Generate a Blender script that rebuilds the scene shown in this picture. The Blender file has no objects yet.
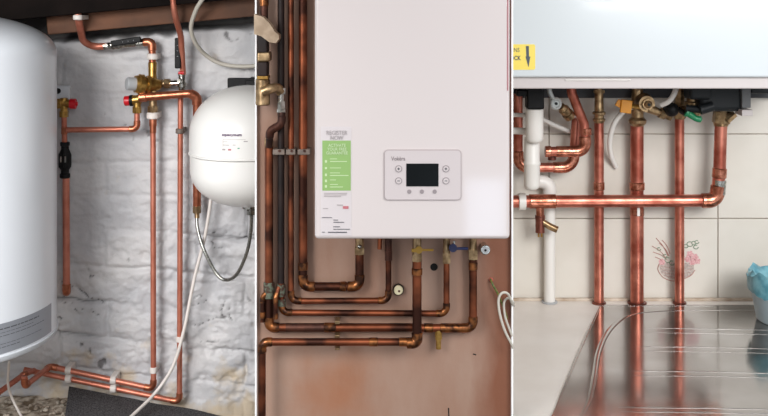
import bpy, bmesh, math, random
from mathutils import Vector, Matrix, noise
random.seed(4)
PI = math.pi
SC = bpy.context.scene
COL = SC.collection
F = 1083.0
ZC = 1.62                      # eye height of the camera
WL, WM, WR = 2.60, 1.85, 2.60  # distance of the brick wall, the board wall, the tiled wall

def P(x, y, d):
    return Vector(((x-384)*d/F, d, ZC - y*d/F))
def S(px, d):
    return px*d/F

# ------------------------------------------------------------------ materials
def mat(name, base, rough=.5, metal=0., var=None, vscale=20., vdetail=3., bump=0., bscale=200., coat=0., ramp=(.35,.65), spec=None, rvar=0.):
    m = bpy.data.materials.new(name); m.use_nodes = True
    nt = m.node_tree; b = nt.nodes['Principled BSDF']
    b.inputs['Base Color'].default_value = (*base, 1)
    b.inputs['Roughness'].default_value = rough
    b.inputs['Metallic'].default_value = metal
    if coat:
        b.inputs['Coat Weight'].default_value = coat
        b.inputs['Coat Roughness'].default_value = .06
    if spec is not None: b.inputs['Specular IOR Level'].default_value = spec
    tc = nt.nodes.new('ShaderNodeTexCoord')
    if var:
        n = nt.nodes.new('ShaderNodeTexNoise'); n.inputs['Scale'].default_value = vscale; n.inputs['Detail'].default_value = vdetail
        nt.links.new(tc.outputs['Object'], n.inputs['Vector'])
        r = nt.nodes.new('ShaderNodeValToRGB')
        r.color_ramp.elements[0].position = ramp[0]; r.color_ramp.elements[0].color = (*base, 1)
        r.color_ramp.elements[1].position = ramp[1]; r.color_ramp.elements[1].color = (*var, 1)
        nt.links.new(n.outputs['Fac'], r.inputs['Fac'])
        nt.links.new(r.outputs['Color'], b.inputs['Base Color'])
        if rvar:
            mr = nt.nodes.new('ShaderNodeMapRange')
            mr.inputs['To Min'].default_value = rough; mr.inputs['To Max'].default_value = rough+rvar
            nt.links.new(n.outputs['Fac'], mr.inputs['Value']); nt.links.new(mr.outputs['Result'], b.inputs['Roughness'])
    if bump:
        n2 = nt.nodes.new('ShaderNodeTexNoise'); n2.inputs['Scale'].default_value = bscale; n2.inputs['Detail'].default_value = 4
        nt.links.new(tc.outputs['Object'], n2.inputs['Vector'])
        bp = nt.nodes.new('ShaderNodeBump'); bp.inputs['Strength'].default_value = bump; bp.inputs['Distance'].default_value = .003
        nt.links.new(n2.outputs['Fac'], bp.inputs['Height']); nt.links.new(bp.outputs['Normal'], b.inputs['Normal'])
    return m
def srgb(r, g, b):
    f = lambda c: (c/255/12.92) if c/255 <= .04045 else ((c/255+.055)/1.055)**2.4
    return (f(r), f(g), f(b))

M = {}
M['cu1']  = mat('bright_copper', srgb(204,130,108), .42, .55, srgb(184,108,86), 30, bump=.05)
M['cu1e'] = mat('bright_copper_fitting', srgb(196,122,92), .34, .8, srgb(160,92,66), 60)
M['cu2']  = mat('tarnished_copper', srgb(150,84,56), .32, .88, srgb(62,36,28), 17, ramp=(.36,.60), rvar=.2)
M['cu2e'] = mat('soldered_copper', srgb(168,106,62), .3, .88, srgb(66,42,32), 70, ramp=(.35,.6))
M['cu2d'] = mat('dark_oxidised_copper', srgb(92,56,44), .45, .7, srgb(50,34,30), 40)
M['verd'] = mat('verdigris_copper', srgb(74,52,42), .6, .5, srgb(104,112,96), 160, ramp=(.45,.55))
M['cu3']  = mat('reddish_copper', srgb(208,132,112), .28, .85, srgb(160,84,68), 28, ramp=(.35,.65), rvar=.15)
M['cu3e'] = mat('reddish_copper_fitting', srgb(206,138,114), .26, .85, srgb(150,86,64), 90, ramp=(.35,.6))
M['cu3d'] = mat('dull_copper', srgb(140,84,70), .4, .8, srgb(96,56,48), 45)
M['brass'] = mat('brass', srgb(196,156,84), .32, .85, srgb(140,104,52), 90, ramp=(.3,.7))
M['brassd'] = mat('aged_brass', srgb(188,160,122), .33, .85, srgb(124,100,72), 90)
M['chrome'] = mat('nickel_plated_metal', srgb(205,203,196), .2, 1., srgb(140,136,126), 120)
M['black'] = mat('black_plastic', srgb(12,12,13), .5, 0, srgb(20,20,21), 60, spec=.2)
M['blackpipe'] = mat('black_coated_pipe', srgb(24,17,16), .5, 0, srgb(40,27,24), 30, spec=.25)
M['red'] = mat('red_plastic', srgb(200,24,36), .35)
M['blue'] = mat('blue_plastic', srgb(24,34,78), .4)
M['yellow'] = mat('yellow_lever_paint', srgb(176,136,40), .4)
M['orange'] = mat('orange_lever_paint', srgb(226,150,36), .45)
M['green'] = mat('green_lever_paint', srgb(30,128,84), .4)
M['whitep'] = mat('white_plastic', srgb(226,222,216), .4)
M['clip'] = mat('white_clip_plastic', srgb(220,212,206), .5)
M['greyclip'] = mat('grey_bracket', srgb(128,114,104), .55, .2, srgb(110,98,90), 90)
M['greyp'] = mat('grey_plastic', srgb(168,170,172), .45)
M['cream'] = mat('cream_plastic', srgb(178,156,132), .45, 0, srgb(150,128,104), 60)
M['cable'] = mat('cream_cable_sheath', srgb(196,190,178), .5)
M['tank'] = mat('white_enamel', srgb(226,230,236), .28, coat=.3)
M['tankrim'] = mat('pale_grey_plastic_rim', srgb(206,210,216), .4)
M['tanklabel'] = mat('silver_label', srgb(150,154,162), .4, .2)
M['ink'] = mat('dark_ink', srgb(84,84,90), .6)
M['ink2'] = mat('grey_ink', srgb(172,164,164), .6)
M['inkp'] = mat('purple_ink', srgb(98,70,106), .6)
M['inkr'] = mat('red_ink', srgb(190,110,118), .6)
M['inkg'] = mat('green_ink', srgb(70,160,130), .6)
M['vessel'] = mat('warm_white_enamel', srgb(236,234,230), .3, coat=.3)
M['boil1'] = mat('glossy_warm_white_casing', srgb(214,204,202), .25, coat=.7)
M['panel1'] = mat('control_panel_plastic', srgb(206,196,196), .3)
M['screen'] = mat('black_screen', srgb(10,14,15), .2, spec=.15)
M['button'] = mat('grey_button', srgb(150,140,142), .4)
M['glabel'] = mat('green_label', srgb(140,176,104), .5)
M['gwhite'] = mat('pale_green_ink', srgb(196,216,172), .5)
M['boil2'] = mat('glossy_cool_white_casing', srgb(205,211,214), .2, coat=.5)
M['boiltrim'] = mat('greige_lower_trim', srgb(196,188,186), .4)
M['ylabel'] = mat('yellow_sticker', srgb(236,212,92), .5)
M['yink'] = mat('sticker_ink', srgb(66,74,84), .5)
M['under'] = mat('dark_moulded_plastic', srgb(24,28,31), .5, spec=.3)
M['steel'] = mat('braided_steel', srgb(176,176,170), .3, .9, srgb(120,120,116), 400)
M['void'] = mat('void_black', srgb(26,20,18), .9, 0, srgb(18,14,13), 14, bump=.3, bscale=60, spec=.1)  # shade of the void above the brown joist, as a near-black colour
M['joist'] = mat('brown_timber', srgb(112,72,48), .75, 0, srgb(84,56,40), 10, bump=.4, bscale=60)
M['ceil'] = mat('dark_ceiling_boards', srgb(50,44,40), .9)
M['mat'] = mat('black_rubber_matting', srgb(30,30,32), .9, 0, srgb(92,90,92), 300, bump=.8, bscale=500)
M['rubble'] = mat('rubble', srgb(200,188,172), .95, 0, srgb(112,96,78), 42, vdetail=6, bump=1., bscale=120, ramp=(.4,.6))
M['pebble'] = mat('plaster_crumb', srgb(190,180,166), .95, 0, srgb(120,104,88), 60)
M['trimw'] = mat('white_edge_trim', srgb(250,250,250), .5)
M['worktop'] = mat('pale_worktop', srgb(234,228,221), .4, 0, srgb(228,221,213), 12)
M['upst'] = mat('worktop_sealant', srgb(206,192,176), .5, 0, srgb(168,146,124), 30)
M['floor'] = mat('grey_floor', srgb(120,114,108), .7, 0, srgb(100,95,90), 6)
M['lblue'] = mat('pale_blue_plastic', srgb(186,206,214), .35)
M['bag'] = mat('blue_bag_film', srgb(128,184,196), .35, 0, srgb(82,142,158), 50)
M['twire'] = mat('green_yellow_wire_sheath', srgb(120,118,50), .5, 0, srgb(60,84,40), 300)
M['pinkp'] = mat('flower_pink_glaze', srgb(200,138,140), .4, 0, srgb(220,180,180), 400)
M['leafg'] = mat('leaf_green_glaze', srgb(122,142,118), .4)
M['basket'] = mat('basket_grey_glaze', srgb(196,182,174), .4, 0, srgb(160,146,138), 260)
M['stem'] = mat('stem_brown_glaze', srgb(176,128,118), .4)
M['hole'] = mat('dark_hole', srgb(12,10,10), .9)

def steel_sheet():
    m = mat('brushed_steel_sheet', srgb(162,158,155), .10, .95, srgb(146,141,137), 9, rvar=.08)
    return m
M['sheet'] = steel_sheet()

def brick_material():
    m = bpy.data.materials.new('whitewashed_brick'); m.use_nodes = True
    nt = m.node_tree; N = nt.nodes; L = nt.links; b = N['Principled BSDF']
    b.inputs['Roughness'].default_value = .55
    tc = N.new('ShaderNodeTexCoord')
    n = N.new('ShaderNodeTexNoise'); n.inputs['Scale'].default_value = 7; n.inputs['Detail'].default_value = 6
    L.new(tc.outputs['Object'], n.inputs['Vector'])
    r = N.new('ShaderNodeValToRGB')
    r.color_ramp.elements[0].position = .35; r.color_ramp.elements[0].color = (*srgb(184,184,187), 1)
    r.color_ramp.elements[1].position = .65; r.color_ramp.elements[1].color = (*srgb(205,203,203), 1)
    L.new(n.outputs['Fac'], r.inputs['Fac'])
    # dark cracks, joints and pits, and painted shade of the wall-top gap: vertex attribute 'cav'
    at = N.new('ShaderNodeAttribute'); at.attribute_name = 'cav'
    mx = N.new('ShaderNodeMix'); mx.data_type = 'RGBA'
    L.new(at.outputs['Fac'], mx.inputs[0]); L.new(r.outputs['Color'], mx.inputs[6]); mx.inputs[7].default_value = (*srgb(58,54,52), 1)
    # sandy bare patches in the lowest courses
    sep = N.new('ShaderNodeSeparateXYZ'); L.new(tc.outputs['Object'], sep.inputs[0])
    mr = N.new('ShaderNodeMapRange'); mr.inputs['From Min'].default_value = .86; mr.inputs['From Max'].default_value = .62
    mr.inputs['To Min'].default_value = 0; mr.inputs['To Max'].default_value = .30
    L.new(sep.outputs['Z'], mr.inputs['Value'])
    n3 = N.new('ShaderNodeTexNoise'); n3.inputs['Scale'].default_value = 16; n3.inputs['Detail'].default_value = 5
    L.new(tc.outputs['Object'], n3.inputs['Vector'])
    ad = N.new('ShaderNodeMath'); ad.operation = 'ADD'; L.new(n3.outputs['Fac'], ad.inputs[0]); L.new(mr.outputs['Result'], ad.inputs[1])
    r3 = N.new('ShaderNodeValToRGB'); r3.color_ramp.elements[0].position = .68; r3.color_ramp.elements[1].position = .86
    r3.color_ramp.elements[0].color = (0,0,0,1); r3.color_ramp.elements[1].color = (.75,.75,.75,1)
    L.new(ad.outputs[0], r3.inputs['Fac'])
    mx2 = N.new('ShaderNodeMix'); mx2.data_type = 'RGBA'
    L.new(r3.outputs['Color'], mx2.inputs[0]); L.new(mx.outputs[2], mx2.inputs[6]); mx2.inputs[7].default_value = (*srgb(198,178,146), 1)
    L.new(mx2.outputs[2], b.inputs['Base Color'])
    n2 = N.new('ShaderNodeTexNoise'); n2.inputs['Scale'].default_value = 130; n2.inputs['Detail'].default_value = 5
    L.new(tc.outputs['Object'], n2.inputs['Vector'])
    bp = N.new('ShaderNodeBump'); bp.inputs['Strength'].default_value = .35; bp.inputs['Distance'].default_value = .004
    L.new(n2.outputs['Fac'], bp.inputs['Height']); L.new(bp.outputs['Normal'], b.inputs['Normal'])
    return m
M['brick'] = brick_material()

def board_material():
    m = bpy.data.materials.new('stained_board'); m.use_nodes = True
    nt = m.node_tree; N = nt.nodes; L = nt.links; b = N['Principled BSDF']
    b.inputs['Roughness'].default_value = .55
    tc = N.new('ShaderNodeTexCoord')
    mp = N.new('ShaderNodeMapping'); mp.inputs['Scale'].default_value = (1,1,.35); L.new(tc.outputs['Object'], mp.inputs[0])
    n = N.new('ShaderNodeTexNoise'); n.inputs['Scale'].default_value = 9; n.inputs['Detail'].default_value = 7; n.inputs['Roughness'].default_value=.6
    L.new(mp.outputs[0], n.inputs['Vector'])
    n2s = N.new('ShaderNodeTexNoise'); n2s.inputs['Scale'].default_value = 22; n2s.inputs['Detail'].default_value = 5; L.new(tc.outputs['Object'], n2s.inputs['Vector'])
    r = N.new('ShaderNodeValToRGB'); e = r.color_ramp.elements
    e[0].position = .3; e[0].color = (*srgb(158,130,114), 1)
    e[1].position = .75; e[1].color = (*srgb(132,90,66), 1)
    k = e.new(.52); k.color = (*srgb(150,117,99), 1)
    L.new(n.outputs['Fac'], r.inputs['Fac'])
    # rust-brown towards the right-hand board edge and an orange stain low on the left
    sp = N.new('ShaderNodeSeparateXYZ'); L.new(tc.outputs['Object'], sp.inputs[0])
    nn = N.new('ShaderNodeMath'); nn.operation = 'MULTIPLY_ADD'; nn.inputs[1].default_value = .10; L.new(n.outputs['Fac'], nn.inputs[0]); L.new(sp.outputs['X'], nn.inputs[2])
    m1 = N.new('ShaderNodeMapRange'); m1.inputs['From Min'].default_value = .185; m1.inputs['From Max'].default_value = .245; m1.inputs['To Max'].default_value = .9
    L.new(nn.outputs[0], m1.inputs['Value'])
    x1 = N.new('ShaderNodeMix'); x1.data_type = 'RGBA'; L.new(m1.outputs['Result'], x1.inputs[0]); L.new(r.outputs['Color'], x1.inputs[6]); x1.inputs[7].default_value = (*srgb(122,72,48), 1)
    vd = N.new('ShaderNodeVectorMath'); vd.operation = 'DISTANCE'; vd.inputs[1].default_value = (-.085, WM, .94); L.new(tc.outputs['Object'], vd.inputs[0])
    na = N.new('ShaderNodeMath'); na.operation = 'MULTIPLY_ADD'; na.inputs[1].default_value = .14; L.new(n2s.outputs['Fac'], na.inputs[0]); L.new(vd.outputs['Value'], na.inputs[2])
    m2 = N.new('ShaderNodeMapRange'); m2.inputs['From Min'].default_value = .17; m2.inputs['From Max'].default_value = .07; m2.inputs['To Max'].default_value = .6
    L.new(na.outputs[0], m2.inputs['Value'])
    x2 = N.new('ShaderNodeMix'); x2.data_type = 'RGBA'; L.new(m2.outputs['Result'], x2.inputs[0]); L.new(x1.outputs[2], x2.inputs[6]); x2.inputs[7].default_value = (*srgb(150,92,56), 1)
    L.new(x2.outputs[2], b.inputs['Base Color'])
    n2 = N.new('ShaderNodeTexNoise'); n2.inputs['Scale'].default_value = 60; n2.inputs['Detail'].default_value = 5
    L.new(tc.outputs['Object'], n2.inputs['Vector'])
    bp = N.new('ShaderNodeBump'); bp.inputs['Strength'].default_value = .15; bp.inputs['Distance'].default_value = .003
    L.new(n2.outputs['Fac'], bp.inputs['Height']); L.new(bp.outputs['Normal'], b.inputs['Normal'])
    return m
M['board'] = board_material()
M['stain'] = mat('rust_brown_board', srgb(134,88,64), .55, 0, srgb(116,74,54), 14, bump=.1, bscale=60)
M['tile'] = mat('cream_glazed_tile', srgb(214,208,198), .28, 0, srgb(206,199,188), 8)
M['grout'] = mat('grout', srgb(176,164,150), .8)

# ------------------------------------------------------------------ mesh builder
def frame_for(t):
    t = t.normalized()
    a = Vector((0,0,1)) if abs(t.z) < .9 else Vector((1,0,0))
    u = t.cross(a).normalized(); v = t.cross(u).normalized()
    return u, v
class MB:
    def __init__(s): s.bm = bmesh.new(); s.bev = False
    def sweep(s, pts, r, seg=14, caps=True):
        pts = [Vector(p) for p in pts]; n = len(pts)
        rs = r if isinstance(r, (list, tuple)) else [r]*n
        rings = []; u = None
        for i, p in enumerate(pts):
            t = (pts[min(i+1,n-1)] - pts[max(i-1,0)])
            if t.length < 1e-9: t = Vector((0,0,1))
            t.normalize()
            if u is None: u, v = frame_for(t)
            else:
                u = (u - t*u.dot(t)); u.normalize()
            v = t.cross(u)
            rings.append([s.bm.verts.new(p + (u*math.cos(2*PI*k/seg) + v*math.sin(2*PI*k/seg))*rs[i]) for k in range(seg)])
        for a, b in zip(rings, rings[1:]):
            for k in range(seg):
                s.bm.faces.new((a[k], a[(k+1)%seg], b[(k+1)%seg], b[k]))
        if caps:
            s.bm.faces.new(rings[0][::-1]); s.bm.faces.new(rings[-1])
        return s
    def cyl(s, a, b, r, r2=None, seg=20, bev=0):
        a = Vector(a); b = Vector(b); r2 = r if r2 is None else r2
        if bev:
            d = (b-a).normalized()
            return s.sweep([a, a+d*bev, b-d*bev, b], [r-bev, r, r2, r2-bev], seg)
        return s.sweep([a, b], [r, r2], seg)
    def prof(s, a, axis, prof, seg=20):
        """lathe: prof = list of (distance along axis, radius)"""
        a = Vector(a); axis = Vector(axis).normalized()
        return s.sweep([a+axis*t for t, _ in prof], [max(q, 1e-4) for _, q in prof], seg) if all(prof[i+1][0] > prof[i][0]-1e-9 for i in range(len(prof)-1)) else s
    def box(s, c, size, rot=None, bev=0):
        c = Vector(c); g = bmesh.ops.create_cube(s.bm, size=1)
        vs = g['verts']
        for v in vs:
            v.co = Vector((v.co.x*size[0], v.co.y*size[1], v.co.z*size[2]))
        if bev:
            s.bev = True
            es = list({e for v in vs for e in v.link_edges})
            rb = bmesh.ops.bevel(s.bm, geom=es, offset=bev, segments=3, affect='EDGES', profile=.5)
            vs = list({v for f in rb['faces'] for v in f.verts} | {v for v in vs if v.is_valid})
        for v in vs:
            if rot is not None: v.co = rot @ v.co
            v.co += c
        return s
    def prism(s, poly, off):
        """poly: list of 3D points, extruded by vector off"""
        off = Vector(off)
        a = [s.bm.verts.new(Vector(p)) for p in poly]; b = [s.bm.verts.new(Vector(p)+off) for p in poly]
        n = len(poly)
        s.bm.faces.new(a); s.bm.faces.new(b[::-1])
        for i in range(n): s.bm.faces.new((a[i], b[i], b[(i+1)%n], a[(i+1)%n]))
        return s
    def ball(s, c, r, sx=1, sy=1, sz=1, seg=20):
        g = bmesh.ops.create_uvsphere(s.bm, u_segments=seg, v_segments=seg//2+2, radius=r)
        for v in g['verts']: v.co = Vector((v.co.x*sx, v.co.y*sy, v.co.z*sz)) + Vector(c)
        return s
    def nut(s, a, b, r):
        return s.cyl(a, b, r, seg=6)
    def build(s, name, m, parent=None, smooth=40):
        bmesh.ops.recalc_face_normals(s.bm, faces=s.bm.faces)
        me = bpy.data.meshes.new(name); s.bm.to_mesh(me); s.bm.free()
        me.materials.append(m)
        for p in me.polygons: p.use_smooth = True
        try: me.set_sharp_from_angle(angle=math.radians(smooth))
        except Exception: pass
        o = bpy.data.objects.new(name, me); COL.objects.link(o)
        if parent:
            o.parent = parent
            o.matrix_parent_inverse = Matrix.Translation(-parent.location)
        if s.bev:
            w = o.modifiers.new('wn', 'WEIGHTED_NORMAL'); w.keep_sharp = True; w.weight = 100
        return o

def thing(name, label, cat, loc, group=None):
    o = bpy.data.objects.new(name, None); COL.objects.link(o)
    o.empty_display_size = .02; o.location = loc
    o['label'] = label; o['category'] = cat
    if group: o['group'] = group
    return o
def tag(o, label, cat, group=None):
    o['label'] = label; o['category'] = cat
    if group: o['group'] = group
    return o
def struct(o):
    o['kind'] = 'structure'; return o

def fillet(pts, r, n=8):
    """returns path, list of (start,end) arc pieces"""
    pts = [Vector(p) for p in pts]; out = [pts[0]]; arcs = []
    for i in range(1, len(pts)-1):
        a, b, c = pts[i-1], pts[i], pts[i+1]
        u = (a-b); v = (c-b); lu, lv = u.length, v.length; u.normalize(); v.normalize()
        ang = u.angle(v)
        if abs(ang-PI) < .02: out.append(b); continue
        rr = r[i-1] if isinstance(r, (list, tuple)) else r
        t = min(rr/math.tan(ang/2), lu*.48, lv*.48)
        rr = t*math.tan(ang/2)
        cen = b + (u+v).normalized()*(rr/math.sin(ang/2))
        s0 = b+u*t; s1 = b+v*t; arc = []
        a0 = s0-cen; a1 = s1-cen; th = a0.angle(a1)
        for k in range(n+1):
            f = k/n
            w = (a0*math.sin((1-f)*th) + a1*math.sin(f*th))/math.sin(th)
            arc.append(cen+w)
        out += arc; arcs.append((arc, u, v))
    out.append(pts[-1])
    return out, arcs
def spline(pts, n=10):
    pts = [Vector(p) for p in pts]
    q = [pts[0]*2-pts[1]] + pts + [pts[-1]*2-pts[-2]]; out = []
    for i in range(1, len(q)-2):
        for k in range(n):
            t = k/n
            out.append(.5*((2*q[i]) + (q[i+1]-q[i-1])*t + (2*q[i-1]-5*q[i]+4*q[i+1]-q[i+2])*t*t + (3*q[i]-q[i-1]-3*q[i+1]+q[i+2])*t**3))
    out.append(pts[-1]); return out

def pipe(name, label, cat, pts, d, w, m, me=None, bend=9, fat=1.2, elbows=True, couplings=(), group=None, skip=()):
    """one soldered run: child 'tube', children 'elbow', children 'coupling' ((x0,y0),(x1,y1))"""
    P3 = [P(p[0], p[1], p[2] if len(p) > 2 else d) for p in pts]
    r = S(w, d)/2
    path, arcs = fillet(P3, S(bend, d))
    root = thing(name, label, cat, P3[-1], group)
    MB().sweep(path, r).build('tube', m, root)
    if elbows:
        for k, (arc, u, v) in enumerate(arcs):
            if k in skip: continue
            c = r*1.2
            q = [arc[0]+u*c, arc[0]+u*c*.85] + arc + [arc[-1]+v*c*.85, arc[-1]+v*c]
            rr = [r*1.03, r*fat] + [r*fat]*len(arc) + [r*fat, r*1.03]
            MB().sweep(q, rr).build('elbow', me or m, root)
    for cp in couplings:
        a = P(cp[0][0], cp[0][1], cp[0][2] if len(cp[0])>2 else d); b = P(cp[1][0], cp[1][1], cp[1][2] if len(cp[1])>2 else d)
        MB().cyl(a, b, r*1.16, bev=r*.12).build('coupling', me or m, root)
    return root

def text(s, size, m, parent, place, name='lettering', align='LEFT', bold=0., ext=.0002, xs=1.0):
    """place(u,v,w) -> world position; u,v in metres along the text, w outwards"""
    cu = bpy.data.curves.new('t', 'FONT'); cu.body = s; cu.size = size; cu.align_x = align
    cu.extrude = ext; cu.offset = bold; cu.resolution_u = 3
    to = bpy.data.objects.new('t', cu); COL.objects.link(to)
    dg = bpy.context.evaluated_depsgraph_get(); dg.update()
    me = bpy.data.meshes.new_from_object(to.evaluated_get(dg))
    bpy.data.objects.remove(to); bpy.data.curves.remove(cu)
    for v in me.vertices: v.co = place(v.co.x*xs, v.co.y, v.co.z)
    me.materials.clear(); me.materials.append(m)
    for p in me.polygons: p.material_index = 0
    me.name = name
    o = bpy.data.objects.new(name, me); COL.objects.link(o)
    o.parent = parent; o.matrix_parent_inverse = Matrix.Translation(-parent.location)
    return o

# ------------------------------------------------------------------ SETTING
struct(MB().box((0, .9, -.02), (4.4, 4.2, .04)).build('floor', M['floor']))

# whitewashed brick wall
def brick_wall():
    xs = []; x = -1.5
    while x < .16:
        xs.append(x); x += .0036 if -.86 < x < -.24 else .03
    xs.append(.19)
    zs = []; z = 0.
    while z < 1.62:
        zs.append(z); z += .0036 if z > .60 else .05
    zs += [1.66, 1.72, 1.8]
    bm = bmesh.new(); lay = bm.verts.layers.float.new('cav')
    sm = lambda a, b, t: max(0, min(1, (t-a)/(b-a)))**2*(3-2*max(0, min(1, (t-a)/(b-a))))
    rows = []
    for z in zs:
        row = []
        for x in xs:
            p = Vector((x, 3.1, z))
            wx = x + .010*noise.noise(p*6) + .005*noise.noise(p*30)
            wz = z + .007*noise.noise(p*5+Vector((9,0,0))) + .004*noise.noise(p*30+Vector((4,0,0))) + .10*(x+.8)*sm(1.25,.75,z)
            cr = wz/.082; ri = math.floor(cr); fz = (cr-ri)*.082
            bx = (wx + .11*(ri % 2) + .03*noise.noise(Vector((ri*1.7, 0, 2))))/.222; fx = (bx-math.floor(bx))*.222
            dj = min(fz, .082-fz, fx, .222-fx)
            low = sm(1.30, .85, z)*.75 + .25*sm(-.62,-.4,x)*sm(1.5,1.2,z)
            am = .30 + .70*low
            fill = .5+.5*noise.noise(p*5.2+Vector((0,0,7)))
            j = 1-sm(.0015, .0085, dj)
            ft = noise.fractal(p*17, 1., 2.1, 4)
            h = j*.0085*(.3+.7*low)*sm(.25,.6,fill)
            f1 = noise.fractal(Vector((x*15, 2, z*21)), .9, 2.1, 4)
            h += .0034*am*sm(-.03,.05,f1) + .0030*am*sm(.22,.28,f1) + .0026*am*sm(-.32,-.26,f1)
            h += .0022*am*ft + .0010*noise.noise(p*75) + .0045*am*noise.noise(p*6)
            h += .004*noise.noise(Vector((ri*3.1, math.floor(bx)*5.3, 1.)))*am
            ck = abs(noise.noise(Vector((x*9, 5, z*19)))+.3*noise.noise(Vector((x*40,1,z*40))))
            gate = noise.noise(Vector((x*6+7, 2, z*6)))
            c = (1-sm(.0, .022, ck))*sm(.27, .36, gate)*sm(.2,.7,low)
            c = max(c, (1-sm(.0, .0036, dj))*sm(.62, .75, fill)*(.15+.85*low))
            pit = sm(.56, .66, noise.noise(p*55))*sm(.15,.4,noise.noise(p*6))
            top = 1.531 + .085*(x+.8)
            g = sm(-.022+.02*noise.noise(p*30), -.004, z-top)  # gap at the wall top; its shade goes into the vertex colour
            c = max(c, pit*.8)
            h += c*.006 + g*.03
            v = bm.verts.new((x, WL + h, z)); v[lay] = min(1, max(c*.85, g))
            row.append(v)
        rows.append(row)
    for a, b in zip(rows, rows[1:]):
        for i in range(len(xs)-1): bm.faces.new((a[i], a[i+1], b[i+1], b[i]))
    me = bpy.data.meshes.new('wall_left'); bm.to_mesh(me); bm.free(); me.materials.append(M['brick'])
    for p in me.polygons: p.use_smooth = True
    o = bpy.data.objects.new('wall_left', me); COL.objects.link(o); return struct(o)
brick_wall()
struct(MB().box((-.655, WL+.08, .9), (1.69, .04, 1.8)).build('wall_back', M['ceil']))

# board wall of the middle bay with its thin white edge trims
ML, MR = P(257.2,0,WM).x, P(511,0,WM).x
struct(MB().box(((ML+MR)/2, WM+.009, 1.0), (MR-ML, .018, 2.0)).build('wall_middle', M['board']))
struct(MB().box((ML-.0012, WM+.004, 1.0), (.0028, .03, 2.0)).build('trim_1', M['trimw']))
struct(MB().box((MR+.0010, WM+.004, 1.0), (.0028, .03, 2.0)).build('trim_2', M['trimw']))
struct(MB().box((.1975, (WM+WR)/2+.05, 1.0), (.012, WR-WM-.05, 2.0)).build('wall_return', M['grout']))

# tiled wall
def tiled_wall():
    mb = MB()
    T = .2028; x0 = P(718, 0, WR).x; z0 = P(0, 303, WR).z
    for i in range(-4, 4):
        for j in range(-1, 6):
            cx = x0 + (i+.5)*T; cz = z0 + (j+.5)*T
            a = max(cx-T/2+.0011, .206); b = min(cx+T/2-.0011, 1.5)
            if b-a < .01: continue
            mb.box(((a+b)/2, WR+.004, cz), (b-a, .008, T-.0022), bev=.0012)
    w = mb.build('wall_right', M['tile'])
    struct(w)
    g = MB().box((.855, WR+.02, 1.0), (1.30, .029, 2.0)).build('grout_bed', M['grout'], w)
tiled_wall()
# ceiling over the brick bay
struct(MB().box((-.655, 2.28, 1.815), (1.69, .68, .03)).build('ceiling', M['ceil']))

# ground of the brick bay
def ground():
    bm = bmesh.new(); rows = []
    nx, ny = 150, 70
    for j in range(ny):
        row = []
        for i in range(nx):
            x = -1.45 + 1.62*i/(nx-1); y = 1.95 + .70*j/(ny-1)
            px = 384 + x*F/2.6
            zz = gz(px)
            n = noise.fractal(Vector((x*26, y*26, 0)), 1, 2, 4)*.008
            row.append(bm.verts.new((x, y, zz + n)))
        rows.append(row)
    for a, b in zip(rows, rows[1:]):
        for i in range(nx-1): bm.faces.new((a[i], a[i+1], b[i+1], b[i]))
    me = bpy.data.meshes.new('ground_left'); bm.to_mesh(me); bm.free(); me.materials.append(M['rubble'])
    for p in me.polygons: p.use_smooth = True
    o = bpy.data.objects.new('ground_left', me); COL.objects.link(o); struct(o)
def gz(px):
    return ZC - (398 + max(0, px-110)*.17)*2.6/F
def gm(px):
    return ZC - (386 + max(0, px-66)*.19)*2.6/F
ground()
# crumbs of plaster: nobody could count them
mb = MB()
for k in range(240):
    x = random.uniform(-1.05, -.72); y = random.uniform(2.3, 2.57); r = random.uniform(.002, .007)
    mb.ball((x, y, gz(384+x*F/2.6)+.004), r, random.uniform(.7,1.4), random.uniform(.7,1.4), random.uniform(.5,.9), seg=6)
o = mb.build('plaster_crumbs', M['pebble']); o['kind'] = 'stuff'; tag(o, 'crumbs of broken plaster strewn on the ground below the white cylinder', 'rubble')

# rubber mat (sloping with the ground)
def mat_sheet():
    bm = bmesh.new(); nx, ny = 60, 30; rows = []
    for j in range(ny):
        row = []
        for i in range(nx):
            u = i/(nx-1); v = j/(ny-1)
            xb = -.748 + .52*u; xf = -.655 + .50*u
            x = xb + (xf-xb)*v; y = 2.572 - .40*v
            z = gm(384+x*F/2.6) + .012 - .012*v + .003*noise.noise(Vector((x*12, y*12, 0)))
            row.append((x, y, z))
        rows.append(row)
    top = [[bm.verts.new(p) for p in r] for r in rows]; bot = [[bm.verts.new((p[0], p[1], p[2]-.008)) for p in r] for r in rows]
    for j in range(ny-1):
        for i in range(nx-1):
            bm.faces.new((top[j][i], top[j][i+1], top[j+1][i+1], top[j+1][i]))
            bm.faces.new((bot[j][i], bot[j+1][i], bot[j+1][i+1], bot[j][i+1]))
    ring = [(0,i) for i in range(nx)] + [(j,nx-1) for j in range(1,ny)] + [(ny-1,i) for i in range(nx-2,-1,-1)] + [(j,0) for j in range(ny-2,0,-1)]
    for a, b in zip(ring, ring[1:]+ring[:1]):
        bm.faces.new((top[a[0]][a[1]], bot[a[0]][a[1]], bot[b[0]][b[1]], top[b[0]][b[1]]))
    bmesh.ops.recalc_face_normals(bm, faces=bm.faces)
    me = bpy.data.meshes.new('rubber_mat'); bm.to_mesh(me); bm.free(); me.materials.append(M['mat'])
    o = bpy.data.objects.new('rubber_mat', me); COL.objects.link(o)
    tag(o, 'black rubber mat lying on the ground at the foot of the brick wall', 'mat')
mat_sheet()

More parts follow.
